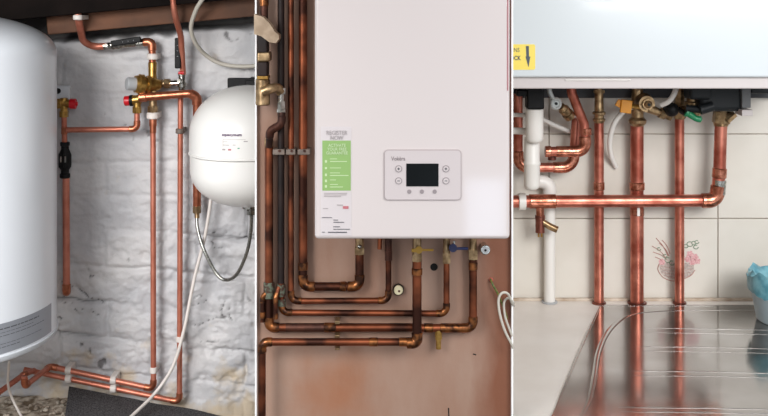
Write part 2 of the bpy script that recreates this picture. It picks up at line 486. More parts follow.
# brown joist, and a near-black block painted as the void's shade above it
def joist(name, label, a, b, h, t, m):
    a = Vector(a); b = Vector(b); d = b-a; L = d.length
    rot = Matrix.Rotation(-math.atan2(d.z, d.x), 3, 'Y')
    o = MB().box((a+b)/2, (L, t, h), rot, bev=.003).build(name, m); tag(o, label, 'beam'); return o
joist('joist_or_void', 'brown sawn timber beam along the top of the brick wall', P(50, 22.5, 2.55), P(268, 3, 2.55), S(24, 2.55), .055, M['joist'])
joist('joist_or_void', 'near-black block painted as the dark void above the brown timber beam', P(-40, -16, 2.52), P(268, -45, 2.52), S(82, 2.52), .10, M['void'])

# ------------------------------------------------------------------ LEFT BAY
# hot water cylinder
TX, TY, TR = P(-66, 0, 2.3).x, 2.3, .2503
def tank():
    zt = P(0, 54, 2.3).z; zb = ZC-.706
    root = thing('water_cylinder', 'tall white hot water cylinder at the left, with a silver label near its foot', 'water heater', (TX, TY, zb-.03))
    H = .088
    pr = [(0, TR)] + [((zt-zb)*k/20, TR) for k in range(1, 21)]
    for k in range(1, 15):
        a = k/14*PI/2; pr.append((zt-zb + H*math.sin(a), TR*math.cos(a)**.9 if k < 14 else .001))
    MB().prof((TX,TY,zb), (0,0,1), pr, 96).build('body', M['tank'], root, 60)
    # moulded foot ring and dished bottom
    MB().prof((TX,TY,zb-.0155), (0,0,1), [(0, .02), (.0008, TR*.97), (.003, TR-.001), (.006, TR+.002), (.0145, TR+.003), (.0165, TR-.002)], 96).build('bottom_rim', M['tankrim'], root, 60)
    # silver label wrapped on the curve
    def at(px, z, e=.0008):
        # angle whose silhouette position is px
        a0 = math.acos(min(1, 0)) ; best = 0
        for _k in range(0, 900):
            a = _k/900*PI/2
            X = TX + TR*math.sin(a); Y = TY - TR*math.cos(a)
            if 384 + X*F/Y >= px: best = a; break
        a = best
        return a
    a1 = at(51, 0); a0 = -.5
    mb = MB(); z1 = ZC-.6414; z0 = ZC-.7015
    def wrap(a, z, e): return Vector((TX+(TR+e)*math.sin(a), TY-(TR+e)*math.cos(a), z))
    def strip(mb, a0, a1, z0, z1, e, n=40):
        lo = []; hi = []
        for k in range(n+1):
            a = a0+(a1-a0)*k/n
            lo.append(mb.bm.verts.new(wrap(a, z0, e))); hi.append(mb.bm.verts.new(wrap(a, z1, e)))
        for k in range(n): mb.bm.faces.new((lo[k], lo[k+1], hi[k+1], hi[k]))
    strip(mb, a0, a1, z0, z1, .0008)
    lab = mb.build('label', M['tanklabel'], root)
    mb = MB()
    for i, (l, t) in enumerate([(.85,.0022), (.8,.0009), (.9,.0012), (.55,.0024), (.88,.0009), (.7,.0012)]):
        z = z1 - .012 - i*.0068 - (.002 if i > 3 else 0)
        a = .12
        while a < a1*l:
            w = random.uniform(.02, .06); strip(mb, a, min(a+w, a1*l), z, z+t, .0012, 3); a += w+.008
    strip(mb, .19, .20, z0+.012, z0+.02, .0012, 2); 
    mb.build('print', M['ink'], lab)
    mb = MB(); strip(mb, .30, .312, z0+.008, z0+.02, .0013, 2); strip(mb, .285, .325, z0+.006, z0+.008, .0013, 2); mb.build('mark', M['whitep'], lab)
    # wall bracket behind
    MB().box((TX, 2.572, zt-.12), (.22, .05, .04), bev=.003).build('wall_bracket', M['greyp'], root); MB().box((TX, 2.572, zb+.12), (.22, .05, .04), bev=.003).build('wall_bracket', M['greyp'], root)
    MB().cyl((TX+.1, TY-.08, zb-.015), (TX+.1, TY-.08, zb-.055), .012).build('outlet_stub', M['brass'], root)
tank()

# expansion vessel
VX, VY, VR = P(248, 0, 2.415).x, 2.415, S(58.0, 2.415)
def vessel():
    z0 = P(0, 152.5, 2.415).z; u = S(1, 2.415)
    root = thing('expansion_vessel', 'white domed expansion vessel hanging on the brick wall beside the hose', 'expansion vessel', (VX, VY, z0-u*55))
    def up(k, n, Rr, H, p): a = k/n*PI/2; return (H*math.sin(a)**1., Rr*math.cos(a)**p)
    pr = []
    n = 16
    for k in range(n, 0, -1):
        a = k/n*PI/2; pr.append((-u*16 - u*37*math.sin(a), max(.001, VR*.985*math.cos(a)**.9)))
    pr += [(-u*16, VR*.985), (-u*1.2, VR*.99)]
    lower = [(t+u*60, r) for t, r in pr]
    MB().prof((VX,VY,z0-u*60), (0,0,1), lower, 72).build('lower_shell', M['vessel'], root, 50)
    pr = [(0, VR), (u*.8, VR+.0022), (u*1.9, VR+.0022), (u*2.6, VR), (u*20, VR)]
    for k in range(1, n+1):
        a = k/n*PI/2; pr.append((u*20 + u*48*math.sin(a), max(.001, VR*math.cos(a)**.95)))
    MB().prof((VX,VY,z0-u*.8), (0,0,1), pr, 72).build('upper_shell', M['vessel'], root, 50)
    def wrapat(px, py):
        def f(a, b, w):
            x = P(px, 0, VY-VR*.95).x + a
            s = (x-VX)/VR; s = max(-.98, min(.98, s))
            return Vector((VX + (VR+.0006+w)*s, VY - (VR+.0006+w)*math.sqrt(1-s*s), P(0, py, VY-VR*.9).z + b))
        return f
    text('aquasystem', .0088, M['inkp'], root, wrapat(222, 135.4), 'brand_name', bold=.0002, xs=1.05)
    def bars(lst, m, name):
        mb = MB()
        for (x0, y0, x1, y1) in lst:
            f = wrapat(x0, y1); W = S(x1-x0, VY-VR); Hh = S(y1-y0, VY-VR); k = 4
            lo = [mb.bm.verts.new(f(W*i/k, 0, .0001)) for i in range(k+1)]; hi = [mb.bm.verts.new(f(W*i/k, Hh, .0001)) for i in range(k+1)]
            for i in range(k): mb.bm.faces.new((lo[i], lo[i+1], hi[i+1], hi[i]))
        return mb.build(name, m, root)
    bars([(223,144.2,229.5,144.8), (233,144,236,144.6), (223,141,228,141.4), (223,138.6,246,138.9), (223,139,223.3,147), (244,140.2,248,141.2), (222.4,148.2,225.6,149.8)], M['ink2'], 'small_print')
    bars([(228.4,148.2,231.6,149.8)], M['inkr'], 'red_mark')
    bars([(238,147,240,148)], M['inkg'], 'green_mark')
    # mounting bracket and valve end
    MB().box(P(243, 83, 2.50), (S(30,2.5), .02, S(10,2.5)), bev=.002).box((VX, 2.54, P(0,84,2.5).z), (.03, .12, .02), bev=.002).build('mounting_bracket', M['black'], root)
    MB().cyl(P(250, 200, VY), P(250, 208, VY), .018).cyl(P(247, 207, VY), P(256, 207, VY), .008).build('outlet', M['chrome'], root)
vessel()

def clip(px, py, d, w=9, h=6, m='clip', lab='', back=None, horiz=False, grp='pipe clips on the brick wall'):
    back = back or WL
    c = P(px, py, d); a, b = (S(w,d), S(h,d))
    t = thing('pipe_clip', lab, 'pipe clip', (c.x, back, c.z), grp)
    R_ = (S(w,d)/2 if not horiz else S(h,d)/2)*.98
    # ring around the pipe
    ax = Vector((0,0,1)) if not horiz else Vector((1,0,0))
    L = (b if not horiz else a)/2
    mb = MB()
    mb.cyl(c-ax*L, c+ax*L, R_, seg=16, bev=R_*.15)
    mb.build('clip_ring', M[m], t)
    MB().box((c.x, (c.y+R_*.6+back)/2, c.z), (a*.8 if not horiz else a, max(.002, back-c.y-R_*.5), b*.9), bev=.0008).build('clip_base', M[m], t)
    return t

dL = 2.57
# pipe at tank side
pipe('copper_pipe', 'short copper pipe hanging below the black check valve beside the white cylinder', 'pipe',
     [(66,176), (66.5,292,2.555), (66.5,292,2.62)], 2.56, 7, M['cu1'], M['cu1e'], bend=5)
o = thing('check_valve', 'black ribbed valve body on the pipe beside the white cylinder', 'valve', P(65,178,2.56))
A = lambda y: P(65, y, 2.56)
u = S(1, 2.56)
MB().prof(A(178), (0,0,1), [(0,4.6*u),(u*1,5.2*u),(u*4,5.2*u),(u*5,4*u),(u*8,4*u),(u*11,6*u),(u*13,6.3*u),(u*23,6.3*u),(u*26,5.2*u),(u*29,3.8*u),(u*32,3.8*u),(u*32.5,4.8*u),(u*35.5,4.8*u),(u*36,4.2*u)]).build('body', M['black'], o, 30)
for k in range(-2, 3):
    a = k*.42
    MB().box(A(160)+Vector((math.sin(a)*6.2*u, -math.cos(a)*6.2*u, 0)), (u*1.0, u*1.0, u*14), Matrix.Rotation(a, 3, 'Z'), bev=u*.2).build('rib', M['black'], o)
for sx in (-2.2, 2.2):
    MB().box(A(158.5)+Vector((sx*u, -6.3*u, 0)), (u*1.5, u*.7, u*6)).build('window_slot', M['chrome'], o)
# relief valve G on tank
o = thing('relief_valve', 'brass relief valve with a red knob beside the white cylinder', 'valve', P(64,116,2.55))
MB().cyl(P(64,117,2.55), P(64,98,2.55), S(3.6,2.55)).nut(P(64,117,2.55), P(64,111,2.55), S(4.6,2.55)).cyl(P(56,103.5,2.55), P(70,103.5,2.55), S(4.2,2.55)).nut(P(58,103.5,2.55), P(62,103.5,2.55), S(5.6,2.55)).build('body', M['brass'], o)
MB().cyl(P(70,103.8,2.55), P(76,103.8,2.55), S(5.2,2.55), seg=12, bev=.001).cyl(P(76,103.8,2.55), P(77.5,103.8,2.55), S(2,2.55)).build('knob', M['red'], o)
o = thing('outlet_plate', 'grey-white metal plate with a dark hole above the red-knobbed brass valve', 'plate', P(62,98,2.58))
MB().box(P(62,93,2.583), (S(17,2.58), .012, S(15,2.58)), bev=.003).build('plate', M['tankrim'], o)
MB().cyl(P(58,91,2.5775), P(58,91,2.574), S(2.8,2.58)).build('hole_plug', M['hole'], o)
# pipe from G to F
pipe('copper_pipe', 'thin copper pipe from the left brass relief valve down and across to the middle one', 'pipe',
     [(137,112,2.55), (137,129,2.55), (66.5,130,2.55)], 2.55, 5.6, M['cu1'], M['cu1e'], bend=5)
pipe('copper_pipe', 'short upright copper pipe between the left relief valve and the black valve', 'pipe',
     [(64,114,2.55), (64.5,143,2.56)], 2.55, 5.4, M['cu1'], M['cu1e'], couplings=[((64.3,127,2.553),(64.4,134,2.556))])
# relief valve F
o = thing('relief_valve', 'brass relief valve with a red knob pointing left, under the brass mixing valve', 'valve', P(137,112,2.55))
MB().cyl(P(137,113,2.55), P(137,97,2.55), S(3.8,2.55)).nut(P(137,113,2.55), P(137,107,2.55), S(4.6,2.55)).cyl(P(130,100.5,2.55), P(141,99,2.55), S(4.8,2.55)).build('body', M['brass'], o)
MB().cyl(P(124.5,101,2.55), P(130,100.6,2.55), S(5.0,2.55), seg=12, bev=.001).build('knob', M['red'], o)
MB().cyl(P(130,100.6,2.55), P(133,100.4,2.55), S(5.6,2.55)).build('collar', M['black'], o)

# pipe A  : from ceiling to lever valve
root = pipe('copper_pipe', 'copper pipe bending from the dark ceiling to the level black-levered valve', 'pipe',
     [(77,-14,2.535), (77.5,16,2.47), (83,41,2.54), (93,47,2.565), (108,46,2.565)], 2.56, 7, M['cu1'], M['cu1e'], bend=14, elbows=False)
clip(78, 17.5, 2.465, 10, 5, lab='white pipe clip against the near-black void block, on the pipe left of the lever valves', back=2.52)
def lever_valve(name, label, a, b, d, lev0, lev1, cap):
    o = thing(name, label, 'valve', P(*a, d))
    a3, b3 = P(*a, d), P(*b, d); ax = (b3-a3); L = ax.length; ax.normalize(); u = S(1, d)
    MB().prof(a3, ax, [(0,3.6*u),(.2*L,3.6*u),(.22*L,4.6*u),(.42*L,4.8*u),(.46*L,3.6*u),(.8*L,3.5*u),(.82*L,4.1*u),(L,4.1*u)], 12).build('body', M['chrome'], o, 30)
    l0, l1 = P(*lev0, d-.022), P(*lev1, d-.022); lx = (l1-l0).normalized(); W = (l1-l0).length
    rot = Matrix.Rotation(-math.atan2(lx.z, lx.x), 3, 'Y')
    lv = MB().box((l0+l1)/2, (W, .006, 6.0*u), rot, bev=.0025).build('lever', M['black'], o)
    mb = MB()
    for k in range(3):
        c = l0+(l1-l0)*(.4+.18*k); mb.box(c+Vector((0,-.0036,0)), (.0010,.0010,1.2*u), rot, bev=.0004)
    mb.build('grip_mark', M['greyp'], lv)
    c = P(*cap, d); MB().cyl(c+Vector((0,-.01,0)), c+Vector((0,-.027,0)), 1.9*u, seg=6).build('spindle_nut', M['chrome'], o)
    return o
lever_valve('lever_valve', 'silver ball valve lying level with a black lever under the brown beam', (104,46.5), (144,42.5), 2.565, (111,43.8), (141,39.2), (109,45))
# elbow to PRV
pipe('copper_pipe', 'short copper bend from the level lever valve down into the brass mixing valve', 'pipe',
     [(142,42.5,2.565), (152,41.5,2.565), (152.5,64,2.565)], 2.565, 7.2, M['cu1e'], M['cu1e'], bend=7)
clip(153, 56.5, 2.565, 12, 6, lab='white pipe clip just above the brass mixing valve')
# PRV
o = thing('pressure_valve', 'large brass valve with stacked rings and a grey end cap on the brick wall', 'valve', P(152,92,2.56))
MB().prof(P(152.5,90,2.56), (0,0,1), [(0,S(5,2.56)),(S(8,2.56),S(5,2.56)),(S(14,2.56),S(4,2.56)),(S(27,2.56),S(4.3,2.56)),(S(28,2.56),S(3.8,2.56))]).build('body', M['brass'], o, 30)
ax = (P(131,84,2.53)-P(156,85,2.56)).normalized(); k = S(1,2.5)
MB().prof(P(160,85,2.555), ax, [(0,5*k),(7*k,7*k),(11*k,7*k),(11.5*k,9*k),(14*k,9.2*k),(14.5*k,7.6*k),(17*k,8*k),(17.5*k,10*k),(22*k,10.4*k),(23*k,9*k),(26*k,8.6*k)], 28).build('bonnet', M['brass'], o, 30)
a = P(160,85,2.555)+ax*26*k
MB().prof(a, ax, [(0,6.6*k),(8*k,6.6*k),(9*k,5.6*k)]).build('end_cap', M['greyp'], o, 30)
MB().nut(P(158,83.5,2.56), P(163,83.5,2.56), S(4.6,2.56)).nut(P(164.5,83.5,2.56), P(170,83.5,2.56), S(5.2,2.56)).cyl(P(156,83.5,2.56), P(172,83.5,2.56), S(3.2,2.56)).build('union_nut', M['brassd'], o, 30)
MB().cyl(P(171,83.5,2.56), P(180,83,2.56), S(3.2,2.56)).build('side_outlet', M['chrome'], o)
MB().cyl(P(150,94,2.56), P(157,94,2.56), S(7,2.56), bev=.002).build('lower_collar', M['brassd'], o)
# pipe B
pipe('copper_pipe', 'thin copper pipe swinging down from the ceiling to the upright black-levered valve', 'pipe',
     [(172,-12,2.47), (174.5,14,2.475), (181,36,2.53), (183,74,2.555)], 2.53, 6, M['cu1'], None, bend=22, elbows=False)
lv = lever_valve('lever_valve', 'silver ball valve standing upright with a black lever and red ring above the copper crosspipe', (182,91), (182,72), 2.56, (177.8,68.5), (177.8,38), (181,80))
MB().cyl(P(178.5,72.8,2.52), P(184,72.8,2.52), S(1.5,2.52)).build('red_ring', M['red'], lv)
# horizontal C
pipe('copper_pipe', 'thick copper crosspipe that turns down behind the white domed vessel', 'pipe',
     [(140,97.5,2.535), (190,93.5,2.535), (197,97,2.54), (197,207,2.56)], 2.535, 8.2, M['cu1e'], M['cu1e'], bend=6, skip=(0,), couplings=[((139,97.6),(147,97))])
# vertical D to bottom
pD = pipe('copper_pipe', 'longest thin copper pipe dropping to the lower of the two pipes along the wall foot', 'pipe',
     [(180.5,97,2.56), (179.5,402,2.565), (24,369.5,2.57)], 2.56, 5.4, M['cu1'], M['cu1e'], bend=5)
clip(180, 131, 2.56, 9, 5, m='greyclip', lab='grey pipe clip on the right thin pipe, left of the domed vessel')
clip(179.6, 339, 2.563, 7.5, 5.5, lab='white pipe clip low on the right-hand thin copper pipe')
# vertical E
o = thing('compression_fitting', 'brass compression fitting under the brass mixing valve, above a white clip', 'fitting', P(153,112,2.56))
MB().nut(P(153,113,2.56), P(153,106,2.56), S(5.6,2.56)).cyl(P(153,107,2.56), P(153,99,2.56), S(4,2.56)).build('fitting_nut', M['brassd'], o)
pE = pipe('copper_pipe', 'left of the two long upright copper pipes, turning left at the wall foot', 'pipe',
     [(153,112,2.56), (153.5,389,2.563), (50,366.3,2.563), (24.5,386.5,2.42), (24.5,376,2.42)], 2.56, 5.6, M['cu1'], M['cu1e'], bend=5,
     couplings=[((153,120),(153,133))])
MB().cyl(P(153,112,2.56), P(153,126,2.56), S(7.6,2.56)/2).build('wide_sleeve', M['cu1e'], pE)
clip(153, 115.5, 2.56, 13, 6.5, lab='white pipe clip right under the brass compression fitting')
clip(153.4, 370, 2.563, 7.5, 6, lab='white pipe clip near the foot of the left upright copper pipe')
o = pipe('copper_pipe', 'short copper pipe slanting out from under the white cylinder at the far left', 'pipe',
     [(-6,396,2.40), (24,374.5,2.52), (34,370.5,2.567)], 2.46, 5.6, M['cu1'], M['cu1e'], bend=3)
for (px, py, lb) in ((68.5, 370.2, 'upper white clip of the left pair at the wall foot'), (68.5, 378.8, 'lower white clip of the left pair at the wall foot'), (113.5, 380, 'upper white clip of the right pair at the wall foot'), (113.5, 388.5, 'lower white clip of the right pair at the wall foot')):
    clip(px, py, 2.565, 6, 8.5, lab=lb, horiz=True)
# hose
h0 = thing('braided_hose', 'braided steel hose looping below the white domed vessel', 'hose', P(197,214,2.55))
MB().sweep(spline([P(197,214,2.555), P(197.5,228,2.545), P(204,250,2.53), P(216,273,2.50), P(226,280,2.49), P(237,274,2.46), P(247,252,2.44), P(251,230,2.43), P(251.5,215,2.42)], 8), S(3.4,2.5)/2).build('hose', M['steel'], h0)
MB().nut(P(197,206,2.557), P(197,213,2.556), S(4.4,2.56)).cyl(P(197,212,2.556), P(197,218,2.554), S(2.6,2.56)).build('end_nut', M['brassd'], h0)
MB().nut(P(251,214,2.42), P(251,207,2.418), S(4.6,2.42)).build('end_nut', M['chrome'], h0)
def cable(name, label, cat, pts, w, m, n=8, group=None):
    q = [P(*p) for p in pts]
    o = MB().sweep(spline(q, n), S(w, pts[0][2])/2, 10).build(name, m); return tag(o, label, cat, group)
cable('power_cable', 'cream cable hanging in a curve from the ceiling above the domed vessel', 'cable',
     [(204,-3,2.45), (196,10,2.47), (191,28,2.50), (196,44,2.53), (207,56,2.56), (222,64,2.57), (242,66.5,2.57), (266,65,2.57)], 4.4, M['cable'])
cable('drain_tube', 'thin white tube running from the domed vessel down across the pipes', 'tube',
     [(213,180,2.565), (211,198,2.56), (205,236,2.555), (194,280,2.55), (184,330,2.535), (173,366,2.53), (156,392,2.52), (134,414,2.45), (122,424,2.40)], 3.4, M['clip'])
cable('thin_cable', 'thin white cable dropping from under the white cylinder to the ground', 'cable',
     [(9,362,2.35), (8,384,2.42), (12,398,2.45), (19,412,2.44), (26,424,2.40)], 2.6, M['clip'])

# ------------------------------------------------------------------ MIDDLE BAY
def rrect(cx, cz, w, h, r, n=6):
    out = []
    for sx, sz, a0 in ((1,1,0), (-1,1,PI/2), (-1,-1,PI), (1,-1,1.5*PI)):
        for k in range(n+1):
            a = a0+PI/2*k/n
            out.append((cx+sx*(w/2-r)+r*math.cos(a), cz+sz*(h/2-r)+r*math.sin(a)))
    return out
def boiler_mid():
    d = 1.60; bk = WM-.002; L, Rr, B = P(314.5,0,d).x, P(510,0,d).x, P(0,239.5,d).z; T = B+.62
    root = thing('wall_boiler', 'white wall boiler with a black screen and green label on the brown board wall', 'boiler', ((L+Rr)/2, bk, B))
    MB().box(((L+Rr)/2, (d+bk)/2, (B+T)/2), (Rr-L, bk-d, T-B), bev=.006).build('casing', M['boil1'], root)
    MB().box((Rr-S(2.2,d), d-.0005, (B+.22+T)/2), (S(.8,d), .0012, T-B-.22)).build('edge_seam', M['inkr'], root)
    front = lambda px, py: (lambda a, b, w: Vector((P(px,py,d).x+a, d-.0016-w, P(px,py,d).z+b)))
    # labels
    def card(x0,y0,x1,y1,m,name,e=.0008,par=root):
        a = P(x0,y0,d); b = P(x1,y1,d)
        return MB().box(((a.x+b.x)/2, d-e/2, (a.z+b.z)/2), (b.x-a.x, e, a.z-b.z)).build(name, m, par)
    wl = card(320.8,126.5,351.5,235.5,mat('label_film', srgb(210,202,203), .35),'clear_label',.0005)
    gl = card(322.4,140.5,350.8,190.5,M['glabel'],'green_label',.0010)
    text('REGISTER', .0088, M['ink2'], root, front(336.8,134.6), 'lettering', 'CENTER', xs=.83)
    text('NOW', .0088, M['ink2'], root, front(336.8,139.6), 'lettering', 'CENTER', xs=.83)
    for s, y in (('ACTIVATE',146.6), ('YOUR FREE',150.4), ('GUARANTEE',154.2)):
        text(s, .0062, M['gwhite'], gl, front(337,y), 'lettering', 'CENTER', bold=.0001, xs=.9)
    def bars(lst, m, name, par):
        mb = MB()
        for x0,y0,x1,y1 in lst:
            a = P(x0,y0,d); b = P(x1,y1,d); mb.box(((a.x+b.x)/2, d-.0012, (a.z+b.z)/2), (b.x-a.x, .0008, a.z-b.z))
        mb.build(name, m, par)
    bars([(330,158.5,337,159.1),(330,161,347,161.7),(330,167.5,341,168.1),(330,172.5,340,173.1),(330,175,348.5,175.7),(330,179.5,336,180.1),(330,184,338,184.6),(330,186.5,343,187.2),
          (325,160,327,162.5),(325,167,327,169),(325,173.5,327,176),(325,179.5,327,182),(325,185,327,187.5)], M['gwhite'], 'small_print', gl)
    bars([(324,192.8,347,193.3),(324,194.4,346.5,194.9),(324,196,341,196.5),(337,204.5,343,205.4),(323,208,328,208.5)], M['ink2'], 'small_print', wl)
    bars([(343,206,348.5,208.6)], M['inkr'], 'red_mark', wl)
    bars([(322,217.2,332,217.7),(333.5,219.6,338,220.2),(333.5,221.8,344,222.4),(333.5,226.3,340,226.9),(333.5,228.8,350,229.3),(328,231.7,347,232.6),(322,231.8,325,232.2)], M['ink'], 'small_print', wl)
    # control panel
    a = P(383.8,149.4,d); b = P(461.5,200.2,d)
    cx, cz, w, h = (a.x+b.x)/2, (a.z+b.z)/2, b.x-a.x, a.z-b.z
    pan = MB().prism([(x, d+.001, z) for x, z in rrect(cx, cz, w, h, .006)], (0,-.0030,0)).build('control_panel', mat('panel_rim', srgb(180,168,168), .3), root)
    MB().prism([(x, d-.0015, z) for x, z in rrect(cx, cz, w-.003, h-.003, .005)], (0,-.0016,0)).build('panel_face', M['panel1'], pan)
    fp = d-.0031
    a = P(406.2,163.2,d); b = P(438.4,186,d)
    MB().box(((a.x+b.x)/2, fp-.0005, (a.z+b.z)/2), (b.x-a.x, .001, a.z-b.z), bev=.0003).build('display_screen', M['screen'], pan)
    f2 = lambda px, py: (lambda u_, v_, w_: Vector((P(px,py,d).x+u_, fp-.0003-w_, P(px,py,d).z+v_)))
    text('Vokèra', .0085, mat('brand_ink', srgb(136,124,126), .5), pan, f2(391.2,160.2), 'brand_name', bold=.0001, xs=.83)
    for bx_, by_ in ((398.6,168.4),(398.6,180.4),(445.8,168.4),(445.8,180.4)):
        c = P(bx_,by_,d)
        bt = MB().cyl((c.x,fp,c.z), (c.x,fp-.0010,c.z), S(3.5,d), seg=28).build('button', M['button'], pan)
        MB().cyl((c.x,fp-.0008,c.z), (c.x,fp-.0014,c.z), S(2.7,d), seg=28).build('button_face', M['panel1'], bt)
        mb = MB().box((c.x, fp-.0014, c.z), (S(2.6,d), .0006, S(.8,d)))
        if by_ < 170: mb.box((c.x, fp-.0014, c.z), (S(.8,d), .0006, S(2.6,d)))
        mb.build('button_mark', M['ink'], bt)
    for bx_ in (409.2,421.8,434.6):
        c = P(bx_,191.2,d)
        MB().cyl((c.x,fp,c.z), (c.x,fp-.0009,c.z), S(2.1,d), seg=20).build('small_button', M['button'], pan)
    for y in (154.5,):
        bars([(443,153.8,450,154.3),(453,153.8,458,154.3),(387,174,391,174.8),(452.5,174,455,174.8)], mat('faint_ink', srgb(200,188,188), .5), 'faint_mark', pan)
boiler_mid()

dM, dF = 1.832, 1.808
GM = 'copper pipes on the brown board wall'
def mp(label, pts, d, w, m='cu2', me='cu2e', **k):
    return pipe('copper_pipe', label, 'pipe', pts, d, w, M[m], M[me], **k)
mp('thick copper pipe beside the boiler that returns up to a nut under its left corner', [(303,-70), (303,286.5), (359.5,286.5), (359.5,252)], dM, 8.6, bend=7, couplings=[((303,262),(303,270)), ((340,286.5),(346,286.5))])
o = thing('union_nut', 'brass and chrome union nut under the boiler, on the U-shaped thick pipe', 'fitting', P(359.5,255,dM))
MB().nut(P(359.5,254,dM), P(359.5,247,dM), S(5.4,dM)).cyl(P(359.5,248,dM), P(359.5,214,dM), S(4.2,dM)).build('nut', M['brassd'], o)
MB().ball(P(359.5,246.5,dM-.008), S(2.4,dM)).build('test_plug', M['chrome'], o)
mp('slim copper pipe turning along under the thick one and up under the boiler middle', [(291,-70), (291,301), (388.5,300.5), (388.5,258)], dM, 6.0, bend=7)
o = thing('union_nut', 'dark brass union nut under the boiler, on the slim pipe left of the yellow lever', 'fitting', P(388.5,260,dM))
MB().nut(P(388.5,260,dM), P(388.5,251,dM), S(4.2,dM)).cyl(P(388.5,252,dM), P(388.5,214,dM), S(3.4,dM)).build('nut', M['cu2d'], o)
mp('short copper stub slanting under the boiler, left of the slim pipe', [(381,212), (379.5,249)], dM, 4.6, elbows=False)
bp = mp('black-coated pipe that turns copper and runs to the blue lever valve', [(281,-70), (281,289), (282,312.5), (446.5,313.5), (446.5,260)], dM, 6.2, bend=7, skip=())
MB().cyl(P(281,-70,dM), P(281,283,dM), S(3.5,dM)).build('black_sleeve', M['blackpipe'], bp)
MB().cyl(P(281,284,dM), P(281.5,296,dM), S(4.4,dM), bev=.001).build('corroded_joint', M['verd'], bp)
MB().cyl(P(281.8,299,dM), P(282,306,dM), S(4.2,dM), bev=.001).build('corroded_joint', M['verd'], bp)
lp = mp('thick copper pipe at the left turning along to the tee beside the yellow lever pipe', [(269,146), (269,316), (269,327.5), (416,327.5)], dM, 8.4, bend=9, couplings=[((324,327.5),(336,327.5))])
MB().cyl(P(269,282,dM), P(269,298,dM), S(5.6,dM), bev=.001).build('corroded_joint', M['verd'], lp)
MB().cyl(P(286,327.5,dM), P(324,327.5,dM), S(4.35,dM)).build('dark_length', M['cu2d'], lp)
mp('small copper pipe arching left off the corroded joint at the board edge', [(269,291,dM-.004), (262.5,297,dM-.004), (262.5,322,dM-.004)], dM, 5.0, bend=6, couplings=[((262.5,312,dM-.004),(262.5,318,dM-.004))])
mp('stubby capped copper pipe hanging between the two leftmost pipe bends', [(279,287,dM-.004), (275.5,298,dM-.012), (275.5,319,dM-.012)], dM, 4.6, couplings=[((275.5,313,dM-.012),(275.5,319,dM-.012))])
mp('lowest horizontal copper pipe, turning down at the left board edge', [(262,425,dF), (262,342,dF), (417,342,dF)], dF, 7.6, bend=6, couplings=[((369,342),(378,342)), ((399,342),(410,342))])
gp = mp('stout upright copper pipe under the yellow lever valve', [(417,258), (417,343), (407,343)], dF, 9.4, bend=5, couplings=[((417,268),(417,275))])
o = thing('lever_valve', 'brass valve with a yellow lever under the middle of the boiler', 'valve', P(417,258,dF))
MB().nut(P(417,261,dF), P(417,254,dF), S(5.4,dF)).cyl(P(417,256,dF), P(417,212,dF), S(4.4,dF)).build('body', M['brassd'], o)
MB().cyl(P(419,250,dF-.004), P(419,250,dF-.02), S(3.6,dF)).box(P(426,250,dF-.018), (S(15,dF), .003, S(2.2,dF)), bev=.0008).box(P(416,250.4,dF-.018), (S(9,dF), .003, S(3.6,dF)), bev=.0008).build('lever', M['yellow'], o)
o = thing('lever_valve', 'brass valve with a dark blue lever under the right half of the boiler', 'valve', P(446,262,dM))
MB().nut(P(446.5,263,dM), P(446.5,253,dM), S(4.4,dM)).cyl(P(446.5,254,dM), P(446.5,214,dM), S(3.4,dM)).cyl(P(446.5,247,dM), P(454,247,dM), S(3,dM)).build('body', M['brassd'], o)
MB().cyl(P(453,248,dM-.004), P(453,248,dM-.024), S(4.2,dM), seg=10).box(P(460,248.5,dM-.02), (S(16,dM), .004, S(2.6,dM)), bev=.001).build('lever', M['blue'], o)
MB().cyl(P(454,244,dM-.01), P(454,241,dM-.01), S(1.6,dM)).build('blue_valve_stem', M['chrome'], o)
mp('right-hand copper pipe dropping from the boiler and turning left to the stout pipe', [(473,255), (473,328), (421,328)], dM, 8.0, bend=7, couplings=[((473,262),(473,270)), ((440,328),(462,328)), ((424,328),(433,328))])
o = thing('union_nut', 'brass union nut at the top of the right-hand copper pipe, beside the gauge', 'fitting', P(473,258,dM))
MB().nut(P(473,259,dM), P(473,249,dM), S(5,dM)).cyl(P(473,250,dM), P(473,214,dM), S(3.8,dM)).build('nut', M['brassd'], o)
o = thing('round_gauge', 'small round chrome-rimmed gauge under the right corner of the boiler', 'gauge', P(485,249,dM))
c = P(485,249,dM-.012)
MB().cyl(c, c+Vector((0,.0315,0)), S(3.2,dM)).cyl(c, c+Vector((0,-.008,0)), S(4.8,dM), seg=24, bev=.001).build('rim', M['chrome'], o)
MB().cyl(c+Vector((0,-.008,0)), c+Vector((0,-.009,0)), S(3.4,dM), seg=24).build('face', M['greyp'], o)
MB().cyl(c+Vector((0,-.009,0)), c+Vector((0,-.0098,0)), S(1.2,dM), seg=12).build('centre', M['black'], o)
# drain cock
o = thing('drain_cock', 'small brass drain cock hanging from the low pipe right of the stout pipe', 'tap', P(438.5,350,dM))
MB().cyl(P(438.5,329,dM), P(438.5,336,dM), S(3.6,dM)).nut(P(438.5,335,dM), P(438.5,339,dM), S(3.8,dM)).cyl(P(438.5,339,dM), P(438.5,349,dM), S(2.6,dM), bev=.0005).build('body', M['brass'], o)
